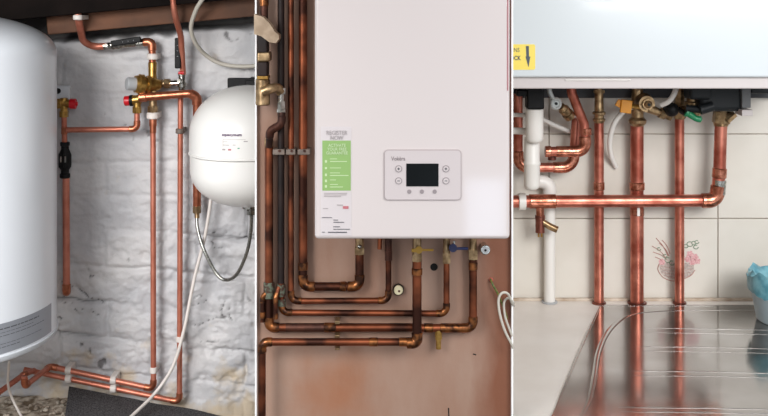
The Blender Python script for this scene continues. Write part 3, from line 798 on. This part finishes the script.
# round cap, hole
o = thing('vent_cover', 'cream round cap with a dark rim on the board left of the stout pipe', 'cap', P(398,289,1.848))
c = P(398.3,289,1.848); MB().cyl(c, c+Vector((0,-.006,0)), S(5.6,1.85), seg=24, bev=.001).build('rim', M['blackpipe'], o)
MB().cyl(c+Vector((0,-.005,0)), c+Vector((0,-.009,0)), S(4.7,1.85), seg=24, bev=.001).build('face', mat('ivory_plastic', srgb(222,212,176), .4), o)
MB().cyl(c+Vector((.0012,-.009,-.0012)), c+Vector((.0012,-.0096,-.0012)), S(1.1,1.85), seg=12).build('keyhole', M['cu2d'], o)
c = P(434,267,1.85); o = MB().cyl(c+Vector((0,.001,0)), c+Vector((0,-.0006,0)), S(3.7,1.85), seg=20).build('vent_hole', M['hole']); tag(o, 'black round hole in the board between the stout pipe and the blue-levered pipe', 'hole')
# saddle clips at the left
for px, lb, wd in ((279.5, 'grey saddle clip on the black-coated pipe', 12), (291.5, 'narrow grey saddle clip between its two neighbours at the boiler side', 9.5), (304.5, 'grey saddle clip nearest the boiler side', 12.5)):
    t = thing('saddle_clip', lb, 'pipe clip', (P(px,151,dM).x, WM, P(px,151,dM).z), 'saddle clips left of the boiler')
    MB().box(P(px,151,(dM+WM)/2-.005), (S(wd,dM), .03, S(5.6,dM)), bev=.0015).build('saddle', M['greyclip'], t)
    MB().cyl(P(px,151,dM-.009), P(px,151,dM-.0125), S(1.3,dM)).build('screw', M['cu2d'], t)
t = thing('saddle_clip', 'brass double clip gripping the two lowest horizontal pipes', 'pipe clip', (P(337.5,345,dM).x, WM, P(337.5,345,dM).z), 'saddle clips left of the boiler'); del t['group']
MB().box(P(337.5,320.5,dM), (S(5,dM), .024, S(3.5,dM)), bev=.001).box(P(337.5,335,dM), (S(5,dM), .026, S(4.4,dM)), bev=.001).box(P(337.5,347.5,dF), (S(5,dM), .020, S(2,dM)), bev=.001).build('bracket', M['brassd'], t)
# zone valve cut by the board edge
o = thing('zone_valve', 'large brass and cream valve with a dark banded body at the top left board edge', 'valve', P(258,100,1.80))
xL = ML+.002
cc = Vector((xL+.0135, 1.80, 0))
def lat(z0, z1, prof, m, name, c=cc):
    MB().prof((c.x, c.y, P(0,z1,1.80).z), (0,0,1), [(S(a,1.8), S(b,1.8)) for a, b in prof], 28).build(name, m, o, 30)
E = xL
def halfbox(y0, y1, x1, m, name, dep=.034, bev=.003, d=1.80):
    a = P(257.8, y0, d); b = P(x1, y1, d)
    a.x = max(a.x, xL)
    return MB().box(((a.x+b.x)/2, d+.006, (a.z+b.z)/2), (b.x-a.x, dep, a.z-b.z), bev=bev).build(name, m, o)
def profx(pts, m, name, y0, dep):
    MB().prism([ (max(P(x,0,1.8).x, xL), y0, P(0,y,1.8).z) for x, y in pts], (0,dep,0)).build(name, m, o, 50)
profx([(250,14),(264,17),(271,24),(275,31),(279.5,35),(279.5,39),(276.5,43),(270,42),(262,36),(250,34)], M['cream'], 'cap', 1.788, .036)
halfbox(34, 53, 268, M['blackpipe'], 'actuator_body')
halfbox(52, 61.5, 270.5, M['brassd'], 'brass_band', .036)
halfbox(61.5, 76.5, 268, M['blackpipe'], 'lower_body')
halfbox(75.5, 79, 268.8, M['brass'], 'brass_ring', .036, .001)
MB().cyl((P(262,0,1.8).x, 1.812, P(0,79,1.8).z), (P(262,0,1.8).x, 1.812, P(0,106,1.8).z), S(7.4,1.8), bev=.002).build('valve_body', M['brassd'], o)
MB().sweep(spline([P(262,92,1.80), P(270,89,1.80), P(277,88,1.81), P(281,92,1.815)], 6), S(10,1.8)/2).build('outlet', M['brassd'], o)
o = thing('union_nut', 'chrome and brass union joint on the dark bend beside the zone valve', 'fitting', P(282,118,1.815))
MB().nut(P(281.5,88,1.815), P(281.5,94,1.815), S(4.8,1.8)).cyl(P(281.5,94,1.815), P(281.5,101,1.815), S(3.2,1.8)).nut(P(281.5,101,1.815), P(281.5,109,1.815), S(4.2,1.8)).cyl(P(281.5,109,1.815), P(281.5,112,1.815), S(5,1.8)).build('nut', M['chrome'], o)
mp('dark short pipe swan-necking from the chrome joint to the thick left pipe', [(282,112,1.812), (281.5,124,1.812), (270,131,1.82), (269,147,1.828)], 1.815, 7.0, m='cu2d', me='cu2d', bend=7)
o = thing('union_nut', 'small tarnished chrome nut on the thick left pipe just above the saddle clips', 'fitting', P(269,145,dM))
MB().nut(P(269,146,dM), P(269,139,dM), S(4.8,dM)).ball(P(269,141,dM-.009), S(2,dM)).build('nut', M['brassd'], o)
mp('dark copper pipe at the very top left of the board, above the cream valve cap', [(264,-70,1.83), (264,38,1.83)], 1.83, 8.4, m='cu2d', couplings=[((264,-2,1.83),(264,6,1.83))])
# corner strip & cables
cable('earth_wire', 'green and yellow wire leading from the board to the white cable coil', 'wire', [(490.5,279,1.846), (493,285,1.84), (498,294,1.84), (503,306,1.84), (507,318,1.845)], 2.0, M['twire'])
c = P(491,279.5,1.85); o = MB().cyl(c+Vector((0,.0005,0)), c+Vector((0,-.004,0)), S(2.1,1.85), seg=12, bev=.0005).build('wall_plug', mat('red_brown_plug', srgb(176,84,70), .5)); tag(o, 'red-brown plug in the board at the top of the earth wire', 'plug')
cable('white_cable', 'white cable looping out of the board edge below the right corner of the boiler', 'cable', [(514,306,1.85), (512,303,1.83), (508,294,1.815), (502,293,1.812), (498.5,300,1.812), (500,315,1.812), (505,331,1.815), (511,343,1.82), (513,348,1.824)], 2.6, M['cable'], group=None)
cable('white_cable', 'inner white cable nested inside the larger cable loop', 'cable', [(514,303,1.85), (512,301,1.84), (508,298,1.832), (504,303,1.832), (505,316,1.832), (509,328,1.834), (512,336,1.836)], 2.4, M['cable'])
# scratches on the board
for pts, nm, lb in (([(473,354),(476,355)], 'board_nick', 'small dark nick in the board right of the drain cock'), ([(448.5,408),(448.8,425)], 'board_crack', 'short dark upright crack low in the board')):
    a = P(*pts[0], 1.8497); b = P(*pts[1], 1.8497)
    o = MB().sweep([a, (a+b)/2+Vector((.0003,0,.0003)), b], .0010, 6).build(nm, M['hole']); tag(o, lb, 'mark')

# ------------------------------------------------------------------ RIGHT BAY
def boiler_right():
    d = 2.25; bk = WR-.002; L, Rr = .2065, P(768,0,d).x+.09; B0 = P(0,77.5,d).z; B = P(0,88.3,d).z; T = B+.55
    root = thing('wall_boiler', 'cool white wall boiler with a yellow arrow sticker above the sink drainer', 'boiler', ((L+Rr)/2, bk, B))
    MB().box(((L+Rr)/2, (d+bk)/2, (B0+T)/2), (Rr-L, bk-d, T-B0), bev=.005).build('casing', M['boil2'], root)
    MB().box(((L+Rr)/2, d+.012+(.30)/2, (B+B0)/2), (Rr-L-.008, .30, B0-B+.004), bev=.003).build('lower_trim', M['boiltrim'], root)
    a, b = P(566,0,d).x, P(632,0,d).x
    MB().box(((a+b)/2, d+.0105, P(0,80.3,d).z), (b-a, .004, S(1.3,d)), bev=.0006).build('ridge_highlight', M['whitep'], root)  # trim ridge made white to stand as its highlight
    x0, x1 = P(497,0,d).x, P(535.2,0,d).x; z0, z1 = P(0,44.3,d).z, P(0,69.8,d).z
    st = MB().prism([(x, d+.0005, z) for x, z in rrect((x0+x1)/2, (z0+z1)/2, x1-x0, z0-z1, .004)], (0,-.0012,0)).build('yellow_sticker', M['ylabel'], root)
    f = lambda px, py: (lambda u_, v_, w_: Vector((P(px,py,d).x+u_, d-.0010-w_, P(px,py,d).z+v_)))
    text('OPENS', .0125, M['yink'], st, f(519.6,52), 'lettering', 'RIGHT', xs=.8)
    text('LOCK', .0125, M['yink'], st, f(520.6,60), 'lettering', 'RIGHT', xs=.8, bold=.0003)
    MB().prism([(P(x,y,d).x, d-.0006, P(x,y,d).z) for x, y in ((525.8,46),(528.8,46),(529,56.5),(530.3,56.5),(528.4,67.3),(525.4,56.5),(526.2,56.5))], (0,-.0006,0)).build('arrow', M['yink'], st)
    x0, x1 = P(585,0,d).x, P(709,0,d).x; z0, z1 = P(0,-48,d).z, P(0,.8,d).z
    MB().prism([(x, d+.0005, z) for x, z in rrect((x0+x1)/2, (z0+z1)/2, x1-x0, z0-z1, .004)], (0,-.0025,0)).build('control_flap', mat('flap_plastic', srgb(214,220,222), .35), root)
    # parts under the casing
    zb = P(0,85,2.5).z
    def ub(x0,y0,x1,y1,dd,dep,m,name,bev=.004):
        a = P(x0,y0,dd); b = P(x1,y1,dd)
        MB().box(((a.x+b.x)/2, dd+dep/2, (a.z+b.z)/2), (b.x-a.x, dep, a.z-b.z), bev=bev).build(name, m, root)
    ub(700,76,744,112,2.46,.10,M['under'],'pump_housing',.012)
    ub(690,76,712,100,2.44,.06,M['under'],'pump_motor',.008)
    ub(742,76,751,108,2.45,.05,mat('grey_bracket_plastic', srgb(96,98,100), .5),'hanging_bracket',.002)
    ub(742,110,753,116,2.44,.05,M['boiltrim'],'bracket_foot',.001)
    ub(751,76,790,94,2.45,.12,M['under'],'fan_box',.006)
    ub(514,76,790,98,2.575,.02,mat('shade_dark', srgb(48,50,54), .5),'rear_shade_strip',.002)  # near-black strip painted for the shade at the back under the boiler
    ub(514,76,536,94,2.47,.04,M['under'],'left_block',.003)
    MB().cyl(P(713,106,2.45), P(700,110,2.45), S(5,2.45)).cyl(P(686,108,2.47), P(702,110,2.46), S(3.6,2.45)).build('pump_union', M['under'], root)
boiler_right()

dV = 2.567; dH = 2.534; dX = 2.50
def rp(label, pts, d, w, m='cu3', me='cu3e', **k):
    return pipe('copper_pipe', label, 'pipe', pts, d, w, M[m], M[me], **k)
WT = P(0,300,WR).z
tops = lambda x, w, d: MB()
def collar(root, x, d, w):
    a = P(x,0,d); MB().cyl((a.x, a.y, WT), (a.x, a.y, WT+.005), S(w,d)/2*1.45, seg=24, bev=.001).build('floor_collar', M['cu3d'], root)
def down(x, d): # py of the worktop at depth d
    return (ZC-WT)*F/d
for (x, w, y0, lb, nm) in ((599, 9.6, 116, 'slim copper pipe behind the crosspipe, first from the white waste pipe', 0), (637, 13.2, 122, 'stout copper pipe under the orange lever, running down to the worktop', 1), (679.5, 9.4, 116, 'slim copper pipe under the green lever, in front of the flower tile', 2)):
    r = rp(lb, [(x, y0), (x, down(x, dV)+.3)], dV, w, couplings=[((x+.0, 182), (x, 190))] if nm != 2 else [])
    collar(r, x, dV, w)
r = rp('thick copper crosspipe in front of the upright ones, turning up to the pump', [(471.5,201.8), (716.5,200.5), (719.5,172), (721,122)], dH, 12.4, bend=9, skip=(1,), couplings=[((529,201.4),(556,201.3)), ((719,178),(719.8,168))])
MB().cyl(P(718.4,194,dH), P(719.4,180,dH), S(6.8,dH)).build('solder_sleeve', M['chrome'], r)
o = thing('pipe_bracket', 'white plastic bracket gripping the left end of the thick crosspipe', 'pipe clip', P(521.5,202,2.59))
MB().cyl(P(518.5,201.5,dH), P(525.5,201.5,dH), S(8.6,dH), bev=.001).build('ring', M['whitep'], o)
MB().box(P(522,201.5,(dH+WR)/2+.01), (S(7,dH), WR-dH-.018, S(12,dH))).build('base', M['whitep'], o)
o = thing('cable_tie', 'white tie around the stout pipe just below the crosspipe', 'cable tie', P(637,213,dV))
MB().cyl(P(637,215,dV), P(637,209,dV), S(7,dV), seg=24).build('band', M['cu3e'], o)
MB().box(P(638.5,212,dV-.0175), (S(2.6,dV), .003, S(8,dV))).build('tag', M['whitep'], o)
# loop of copper at left
rp('reddish copper pipe making a U-bend left of the upright pipes', [(518,70), (518,167.5), (573,167.5), (576.5,118)], 2.55, 9.5, bend=11, m='cu3', couplings=[((553,167.5),(560,167.5))])
slant = rp('copper pipe slanting down from the boiler and turning left to a blind end', [(569.5,78,2.50), (572,94,2.50), (584,124,2.51), (586,151.5,2.51), (548,151.5,2.51)], 2.51, 9.6, bend=9, skip=(0,1), couplings=[((586,128),(586,135)), ((556,151.5),(572,151.5)), ((545,151.5),(551,151.5))])
MB().cyl(P(552,153,2.525), P(552,160,2.525), S(4.2,2.52), bev=.001).build('blanking_cap', M['cu3d'], slant)
# isolation valve angled
o = thing('angle_valve', 'angled brass valve with a grey ringed lever under the boiler', 'valve', P(574,122,2.50))
a, b = P(559,104,2.49), P(574,121,2.52)
ax = (b-a).normalized(); u = S(1,2.5)
MB().prof(a+ax*u*4, ax, [(0,4*u),(4*u,4.6*u),(4.5*u,5.6*u),(8*u,5.6*u),(8.5*u,4.6*u),(11*u,4.8*u),(11.5*u,6*u),(17*u,6*u),(17.5*u,4.8*u)], 14).build('body', M['brassd'], o, 30)
mb = MB(); c = P(556,103.5,2.47)
ring = [c+Vector((math.cos(t)*4.2*u, 0, math.sin(t)*4.8*u)) for t in [k/20*2*PI for k in range(21)]]
mb.sweep(ring, 1.6*u, 8); mb.cyl(c+Vector((0,.004,0)), c+Vector((0,-.002,0)), 3*u); mb.sweep([P(549,89,2.47), P(550,93,2.47), P(553,98.5,2.47)], [2.4*u,2.6*u,2*u], 10)
mb.build('lever', mat('pale_grey_lever', srgb(200,204,202), .35, .3), o)
MB().cyl(c+Vector((0,-.002,0)), c+Vector((0,-.005,0)), 1.6*u, seg=6).build('screw', M['under'], o)
# nut on 599
o = thing('union_nut', 'tall brass union on top of the slim pipe left of the white tube', 'fitting', P(599,122,dX))
MB().prof(P(599,123,dX+.03), (0,0,1), [(0,S(4.5,dX)),(S(2,dX),S(6,dX)),(S(4,dX),S(6.6,dX)),(S(5,dX),S(5,dX)),(S(8,dX),S(5,dX)),(S(9,dX),S(6.8,dX)),(S(11,dX),S(6.8,dX)),(S(12,dX),S(5,dX)),(S(28,dX),S(4.4,dX)),(S(40,dX),S(4.2,dX))], 16).build('body', M['brassd'], o, 30)
MB().prof(P(599,93,dX+.03), (0,0,1), [(0,S(6,dX)),(S(3,dX),S(6,dX))], 6).build('hex_nut', M['brassd'], o)
# valve 637
o = thing('lever_valve', 'round brass valve with an orange lever on top of the stout pipe', 'valve', P(637,124,dX))
D = dX+.045
MB().prof(P(637.5,126,D), (0,0,1), [(0,S(6,D)),(S(3,D),S(8.5,D)),(S(6,D),S(9,D)),(S(9,D),S(6,D)),(S(30,D),S(6,D)),(S(42,D),S(5,D))], 18).build('body', M['brassd'], o, 30)
c = P(647,104,dX)
MB().cyl(c+Vector((0,.03,0)), c, S(10,dX), S(8,dX), seg=24).cyl(c, c+Vector((0,-.010,0)), S(5.5,dX), seg=8).ball(c+Vector((0,-.01,0)), S(4,dX)).build('bonnet', M['brassd'], o)
MB().cyl(c+Vector((0,-.012,0)), c+Vector((0,-.022,0)), S(1.5,dX)).build('spindle', M['under'], o)
MB().cyl(P(648,108,dX+.005), P(671,117,dX+.012), S(4.8,dX), S(3,dX)).nut(P(660,112.6,dX+.009), P(665,114.6,dX+.01), S(6,dX)).nut(P(667,116,dX+.011), P(671,117.4,dX+.012), S(4,dX)).build('side_outlet', M['brassd'], o)
MB().box(P(626,106.5,dX-.014), (S(11,dX), .010, S(13,dX)), Matrix.Rotation(.12,3,'Y'), bev=.002).box(P(620,104,dX-.010), (S(8,dX), .006, S(7,dX)), Matrix.Rotation(.5,3,'Y'), bev=.002).build('lever', M['orange'], o)
MB().cyl(P(629,106,dX-.01), P(640,107,dX+.01), S(2.5,dX)).build('lever_stem', M['brass'], o)
cable('white_tube', 'white flexible tube curving down left from the orange lever', 'tube', [(632,107,2.535), (623,112,2.535), (614,124,2.54), (610,140,2.555), (611,155,2.575), (616,167,2.595)], 5.2, M['whitep'])
cable('white_tube', 'white tube curling down from the boiler between the orange and green levers', 'tube', [(677,80,2.50), (675,92,2.48), (669,101,2.48), (661,105,2.49)], 5.6, M['whitep'])
o = thing('valve_knob', 'black round knob just left of the green lever', 'knob', P(671,118,dX))
MB().ball(P(671.5,109.5,dX), S(7.5,dX), 1, 1, .95).cyl(P(664,107,dX), P(667,108,dX), S(3,dX)).cyl(P(678,109,dX), P(684,113,dX+.02), S(2.6,dX)).build('knob', M['black'], o)
# green valve
o = thing('lever_valve', 'stacked brass valve with a green lever above the flower tile pipe', 'valve', P(684,120,dX))
q = P(693,112,dX+.01)
MB().prof(q-Vector((0,0,S(4,dX))), (0,0,1), [(0,S(6,dX)),(S(2,dX),S(8,dX)),(S(6,dX),S(8.6,dX)),(S(7,dX),S(7,dX)),(S(10,dX),S(7.6,dX)),(S(11,dX),S(9,dX)),(S(14,dX),S(9,dX)),(S(15,dX),S(6.5,dX)),(S(38,dX),S(6.5,dX))], 16).build('body', M['brassd'], o, 30)
MB().prof(P(679.5,119,dV), (0,0,1), [(0,S(5.5,dX)),(S(3,dX),S(7.2,dX)),(S(8,dX),S(7.2,dX)),(S(9,dX),S(5.5,dX)),(S(20,dX),S(5,dX)),(S(40,dX),S(5,dX))], 6).build('pipe_nut', M['brassd'], o, 30)
MB().cyl(P(681,110,dX+.04), P(690,110,dX+.01), S(4.4,dX)).build('joining_stub', M['brassd'], o)
mb = MB(); lpts = [P(686,112,dX-.026), P(690,114.5,dX-.027), P(696,118.5,dX-.028), P(702,119.5,dX-.028)]
mb.sweep(spline(lpts,4), [S(4.6,dX)]*3+[S(3.4,dX)]*3+[S(3.0,dX)]*3+[S(3.2,dX)]*3+[S(1.2,dX)], 12); mb.cyl(P(688,113,dX-.026), P(690,113,dX+.0), S(2.4,dX))
mb.build('lever', M['green'], o)
# pump nut
o = thing('union_nut', 'brass hexagonal union on the right pipe below the black pump', 'fitting', P(721,124,dH))
MB().nut(P(721,123,dH), P(722,112,dH), S(9,dH)).cyl(P(721,126,dH), P(721,122,dH), S(7,dH), S(8,dH)).cyl(P(722,112,dH), P(722,106,dH), S(6.5,dH)).build('nut', M['brassd'], o)
MB().nut(P(726,120,dH-.012), P(734,113,dH-.012), S(4.6,dH)).build('side_nut', M['brassd'], o)
# condensate trap
o = thing('condensate_trap', 'white plastic condensate trap with a black collar under the boiler', 'trap', P(536,188,2.45))
a = P(534.5,0,2.45)
def zt(y): return P(0,y,2.45).z
MB().box((a.x, 2.45, zt(95)), (S(17,2.45), .042, S(27,2.45)), bev=.004).box((a.x-S(11,2.45), 2.45, zt(93)), (S(14,2.45), .03, S(6,2.45)), bev=.002).build('collar', M['black'], o)
MB().prof((a.x, 2.45, zt(143.5)), (0,0,1), [(0,.003),(.002,S(5.5,2.45)),(.006,S(7.8,2.45)),(.012,S(8.8,2.45)),(zt(109)-zt(143.5),S(9,2.45))], 28).build('upper_cup', M['whitep'], o, 60)
b = P(532,0,2.47)
MB().prof((b.x, 2.47, P(0,190.5,2.47).z), (0,0,1), [(0,.003),(.002,S(4.5,2.47)),(.007,S(7,2.47)),(.014,S(7.8,2.47)),(P(0,165,2.47).z-P(0,190.5,2.47).z,S(8,2.47)),(P(0,164,2.47).z-P(0,190.5,2.47).z,S(8.5,2.47)),(P(0,162,2.47).z-P(0,190.5,2.47).z,S(8.5,2.47)),(P(0,161,2.47).z-P(0,190.5,2.47).z,S(7.8,2.47)),(P(0,138,2.47).z-P(0,190.5,2.47).z,S(7.6,2.47))], 28).build('lower_cup', M['whitep'], o, 60)
r = pipe('waste_pipe', 'white plastic waste pipe running down to the worktop behind the crosspipe', 'pipe', [(530,181,2.575), (549.5,182,2.577), (549.5, down(0,2.577)+.3, 2.577)], 2.577, 11.5, M['whitep'], M['whitep'], bend=9)
a = P(549.5,0,2.577); MB().cyl((a.x, a.y, WT), (a.x, a.y, WT+.004), S(8,2.57), seg=24, bev=.001).build('floor_collar', M['greyp'], r)
for y, w, lb in ((114.5, 4.4, 'thin white tube crossing above the thicker one at the left of the trap'), (130.5, 7, 'thicker white tube entering behind the condensate trap')):
    o = MB().cyl(P(472,y-1,2.53), P(527,y+.8,2.50), S(w,2.5)/2).build('white_tube', M['whitep']); tag(o, lb, 'tube')
cable('white_tube', 'thin white tube slanting right from the condensate trap behind the angled valve', 'tube', [(540,118,2.53), (552,124,2.545), (566,130,2.56), (580,135,2.585)], 4.4, M['whitep'])
# drain cock
o = thing('drain_cock', 'copper and brass drain cock hanging below the thick crosspipe', 'tap', P(540,237,dH))
MB().cyl(P(540,207,dH), P(540,219,dH), S(4,dH)).build('stub', M['cu3e'], o)
MB().prof(P(540,232.5,dH), (0,0,1), [(0,S(4.6,dH)),(S(12,dH),S(4.6,dH)),(S(14,dH),S(5,dH)),(S(17,dH),S(5,dH))], 18).build('body', M['cu3d'], o, 30)
MB().cyl(P(538.7,231.5,dH), P(538.7,237,dH), S(1,dH)).cyl(P(541.6,231.5,dH), P(541.6,237,dH), S(1,dH)).build('key_lugs', M['brass'], o)
MB().sweep([P(541,221,dH), P(550,226.5,dH-.004), P(557.5,230,dH-.008)], [S(3.2,dH), S(3.4,dH), S(3.4,dH)]).build('side_spout', M['brassd'], o)

# flower motif on the tile: flat glaze decoration
def motif():
    root = thing('tile_decoration', 'painted bowl of pink flowers on the tile behind the green-levered pipe', 'decoration', P(677,281,2.5985))
    d = WR-.0004
    def poly(pts, m, name, e=.0004):
        MB().prism([P(x,y,d) for x, y in pts], (0,-e,0)).build(name, m, root)
    def line(pts, w, m, mb): mb.sweep(spline([P(x,y,d) for x,y in pts],5), S(w,d)/2, 6)
    poly([(659,264),(664,262),(690,263),(694,265),(694,271),(689,277),(680,280),(668,278),(661,273)], M['basket'], 'bowl')
    mb = MB()
    for k in range(4): line([(660+k*1.2,266+k*3.2),(676,268.5+k*3),(693-k*1.2,266+k*3.2)], .5, None, mb)
    line([(659,264),(658,270),(664,278),(676,281),(690,276),(695,270)], .9, None, mb)
    mb.build('bowl_outline', M['stem'], root)
    mb = MB()
    for a in ((656,238,668,256),(652,246,666,258),(653,252,667,260),(659,243,669,256),(662,240,670,254),(655,257,664,264)):
        line([(a[2],a[3]),((a[0]+a[2])/2+1,(a[1]+a[3])/2-1),(a[0],a[1])], .8, None, mb)
    mb.build('stem', M['stem'], root)
    for cx, cy in ((690,254),(695,257),(688,259),(692,262),(662,262),(697,261)):
        mb = MB()
        for k in range(5):
            a = k*2*PI/5+cx
            x, y = cx+2.2*math.cos(a), cy+2.0*math.sin(a); c = P(x,y,d)
            mb.cyl(c, c+Vector((0,-.0005-.00005*k,0)), S(1.5,d), seg=8)
        mb.cyl(P(cx,cy,d), P(cx,cy,d)+Vector((0,-.0009,0)), S(1.6,d), seg=8).build('flower', M['pinkp'], root)
    mb = MB()
    for cx, cy, r in ((690,244,3),(696,247,2.4),(694,243,2.2),(686,246,2.2),(668,260,3),(672,263,2.6),(665,256,2),(659,249,1.8),(697,242,2)):
        line([(cx+r*math.cos(t), cy+r*.8*math.sin(t)) for t in [k/6*5.2 for k in range(7)]], .9, None, mb)
    mb.build('leaf', M['leafg'], root)
motif()

# worktop, sealant, drainer
def worktop():
    xl, xr = .2095, 1.5; yf = 1.868; t = .04
    # front corner stands against the board bay
    MB().box(((xl+xr)/2, (yf+WR-.0005)/2, WT-t/2), (xr-xl, WR-yf-.001, t), bev=.003).build('worktop', M['worktop'])
    o = bpy.data.objects['worktop']; tag(o, 'pale cream worktop running along the tiled wall', 'worktop')
    s = MB().box(((xl+xr)/2, WR-.006, WT+.003), (xr-xl, .010, .007), bev=.002).build('sealant_bead', M['upst'], o)
    cb = MB().box(((xl+xr)/2, 2.24, (WT-t)/2), (xr-xl-.02, .68, WT-t-.002)).build('base_cabinet', M['tankrim']); tag(cb, 'plain pale base cabinet under the worktop', 'cabinet')
    # drainer
    zz = WT
    def Q(px, py, z=WT):  # point on the worktop plane seen at px,py
        d = (ZC-z)*F/py; return Vector(((px-384)*d/F, d, z))
    pts = [Q(602,306), Q(800,306), Q(960,423), Q(549,423)]
    root = thing('sink_drainer', 'shiny stainless steel sink drainer with raised ribs set in the worktop', 'drainer', Q(690,350))
    rim = MB().prism([p+Vector((0,0,.0006)) for p in pts], (0,0,.0024)).build('drainer_sheet', M['sheet'], root)
    def ridge(pp, w, name, m='sheet', up=0.):
        mb = MB(); pa = spline([Q(x,y)+Vector((0,0,.0030+up)) for x, y in pp], 8)
        n = len(pa); mb.sweep(pa, [w*(.3+.7*min(1, 4*k/n, 4*(n-1-k)/n)) for k in range(n)], 10)
        o = mb.build(name, M[m], root)
        for v in o.data.vertices: v.co.z = WT+.0030 + (v.co.z-WT-.0030)*.16
        return o
    ridge([(600,307.5),(660,307),(720,307),(800,307)], .003, 'rim_edge')
    ridge([(577,423),(588,405),(594,380),(599,352),(610,331),(628,317),(655,312.5),(700,311.5),(800,311.5)], .006, 'basin_edge')
    ridge([(553,416),(566,385),(583,345),(600,307.5)], .0022, 'rim_edge')
    for y0, y1, xx in ((329.5,332,644), (348,351,636), (372.5,376,628), (409,412,618)):
        ridge([(xx,y0-.2),(xx+25,y0),(720,y0+.8),(800,y1)], .0036, 'drainer_rib')
        ridge([(xx+2,y0+4.2),(xx+26,y0+4.6),(720,y0+5.4),(800,y1+4.6)], .0028, 'drainer_rib')
worktop()
# tub with blue bag
def tub():
    c = Vector((P(789,0,2.42).x, 2.42, WT+.0035))
    root = thing('plastic_tub', 'pale blue plastic tub standing on the drainer at the right', 'tub', c)
    mb = MB(); n = 40
    H = .090; prof = [(0, .0002), (0.0001, .066), (.004, .070), (H, .086), (H+.003, .089), (H+.004, .083), (H-.002, .081)]
    rings = []
    for (z, r) in prof: rings.append([mb.bm.verts.new(c+Vector((r*math.cos(2*PI*k/n), r*math.sin(2*PI*k/n), z))) for k in range(n)])
    for a, b in zip(rings, rings[1:]):
        for k in range(n): mb.bm.faces.new((a[k], a[(k+1)%n], b[(k+1)%n], b[k]))
    mb.build('tub_body', M['lblue'], root)
    bag = MB(); n = 72; rows = []
    for j, (zz, rr) in enumerate(((H-.022,.088), (H-.008,.0895), (H+.006,.091), (H+.016,.088), (H+.010,.078), (H-.004,.060), (H-.012,.02))):
        row = []
        for k in range(n):
            a = 2*PI*k/n; w = noise.noise(Vector((math.cos(a)*3, math.sin(a)*3, j*.6)))
            w2 = noise.noise(Vector((math.cos(a)*7, math.sin(a)*7, j*.9+5)))
            r = rr + (.003*w2 if j > 1 else .001*abs(w2)); z = zz + (.018*w + .006*w2)*(1 if j in (2,3,4) else .5 if j > 0 else 1.)
            row.append(bag.bm.verts.new(c+Vector((r*math.cos(a), r*math.sin(a), z))))
        rows.append(row)
    for a, b in zip(rows, rows[1:]):
        for k in range(n): bag.bm.faces.new((a[k], a[(k+1)%n], b[(k+1)%n], b[k]))
    o = bag.build('plastic_bag', M['bag']); tag(o, 'crumpled blue plastic bag lining the tub on the drainer', 'bag')
tub()

# ------------------------------------------------------------------ LIGHT, CAMERA
W = bpy.data.worlds.new('World'); SC.world = W; W.use_nodes = True
W.node_tree.nodes['Background'].inputs[0].default_value = (.93,.96,1,1)
W.node_tree.nodes['Background'].inputs[1].default_value = .60
def area(name, loc, target, sx, sy, power, col=(1,1,1), spread=180):
    l = bpy.data.lights.new(name, 'AREA'); l.shape = 'RECTANGLE'; l.size = sx; l.size_y = sy; l.energy = power; l.color = col
    l.spread = math.radians(spread)
    o = bpy.data.objects.new(name, l); COL.objects.link(o); o.location = loc
    o.rotation_euler = (Vector(target)-Vector(loc)).to_track_quat('-Z', 'Y').to_euler(); return o
area('window_light', (.7, -.6, 2.5), (0, 2.3, 1.1), 1.4, 1.2, 20, (1,.985,.96))
area('door_light', (.49, -2.0, .52), (.49, 0, .52), .19, .48, 1.9, (.66,.80,1))
area('left_fill', (-1.1, .5, 1.85), (-.7, 2.5, .95), .8, .8, 9, (1,.99,.98), 70)  # added fill to brighten the brick bay, no real fitting
area('right_fill', (1.2, .4, 2.0), (.72, 2.4, 1.15), .9, .9, 6.5, (.98,.99,1), 70)  # added fill that lifts the tiled bay and its boiler, no real fitting

cam = bpy.data.cameras.new('Camera'); co = bpy.data.objects.new('Camera', cam); COL.objects.link(co)
co.location = (0,0,ZC); co.rotation_euler = (PI/2, 0, 0)
cam.sensor_width = 36; cam.lens = 36*F/768; cam.shift_y = -208/768; cam.clip_start = .05
SC.camera = co
SC.view_settings.view_transform = 'Standard'; SC.view_settings.look = 'None'
SC.view_settings.exposure = -.02; SC.view_settings.gamma = 1
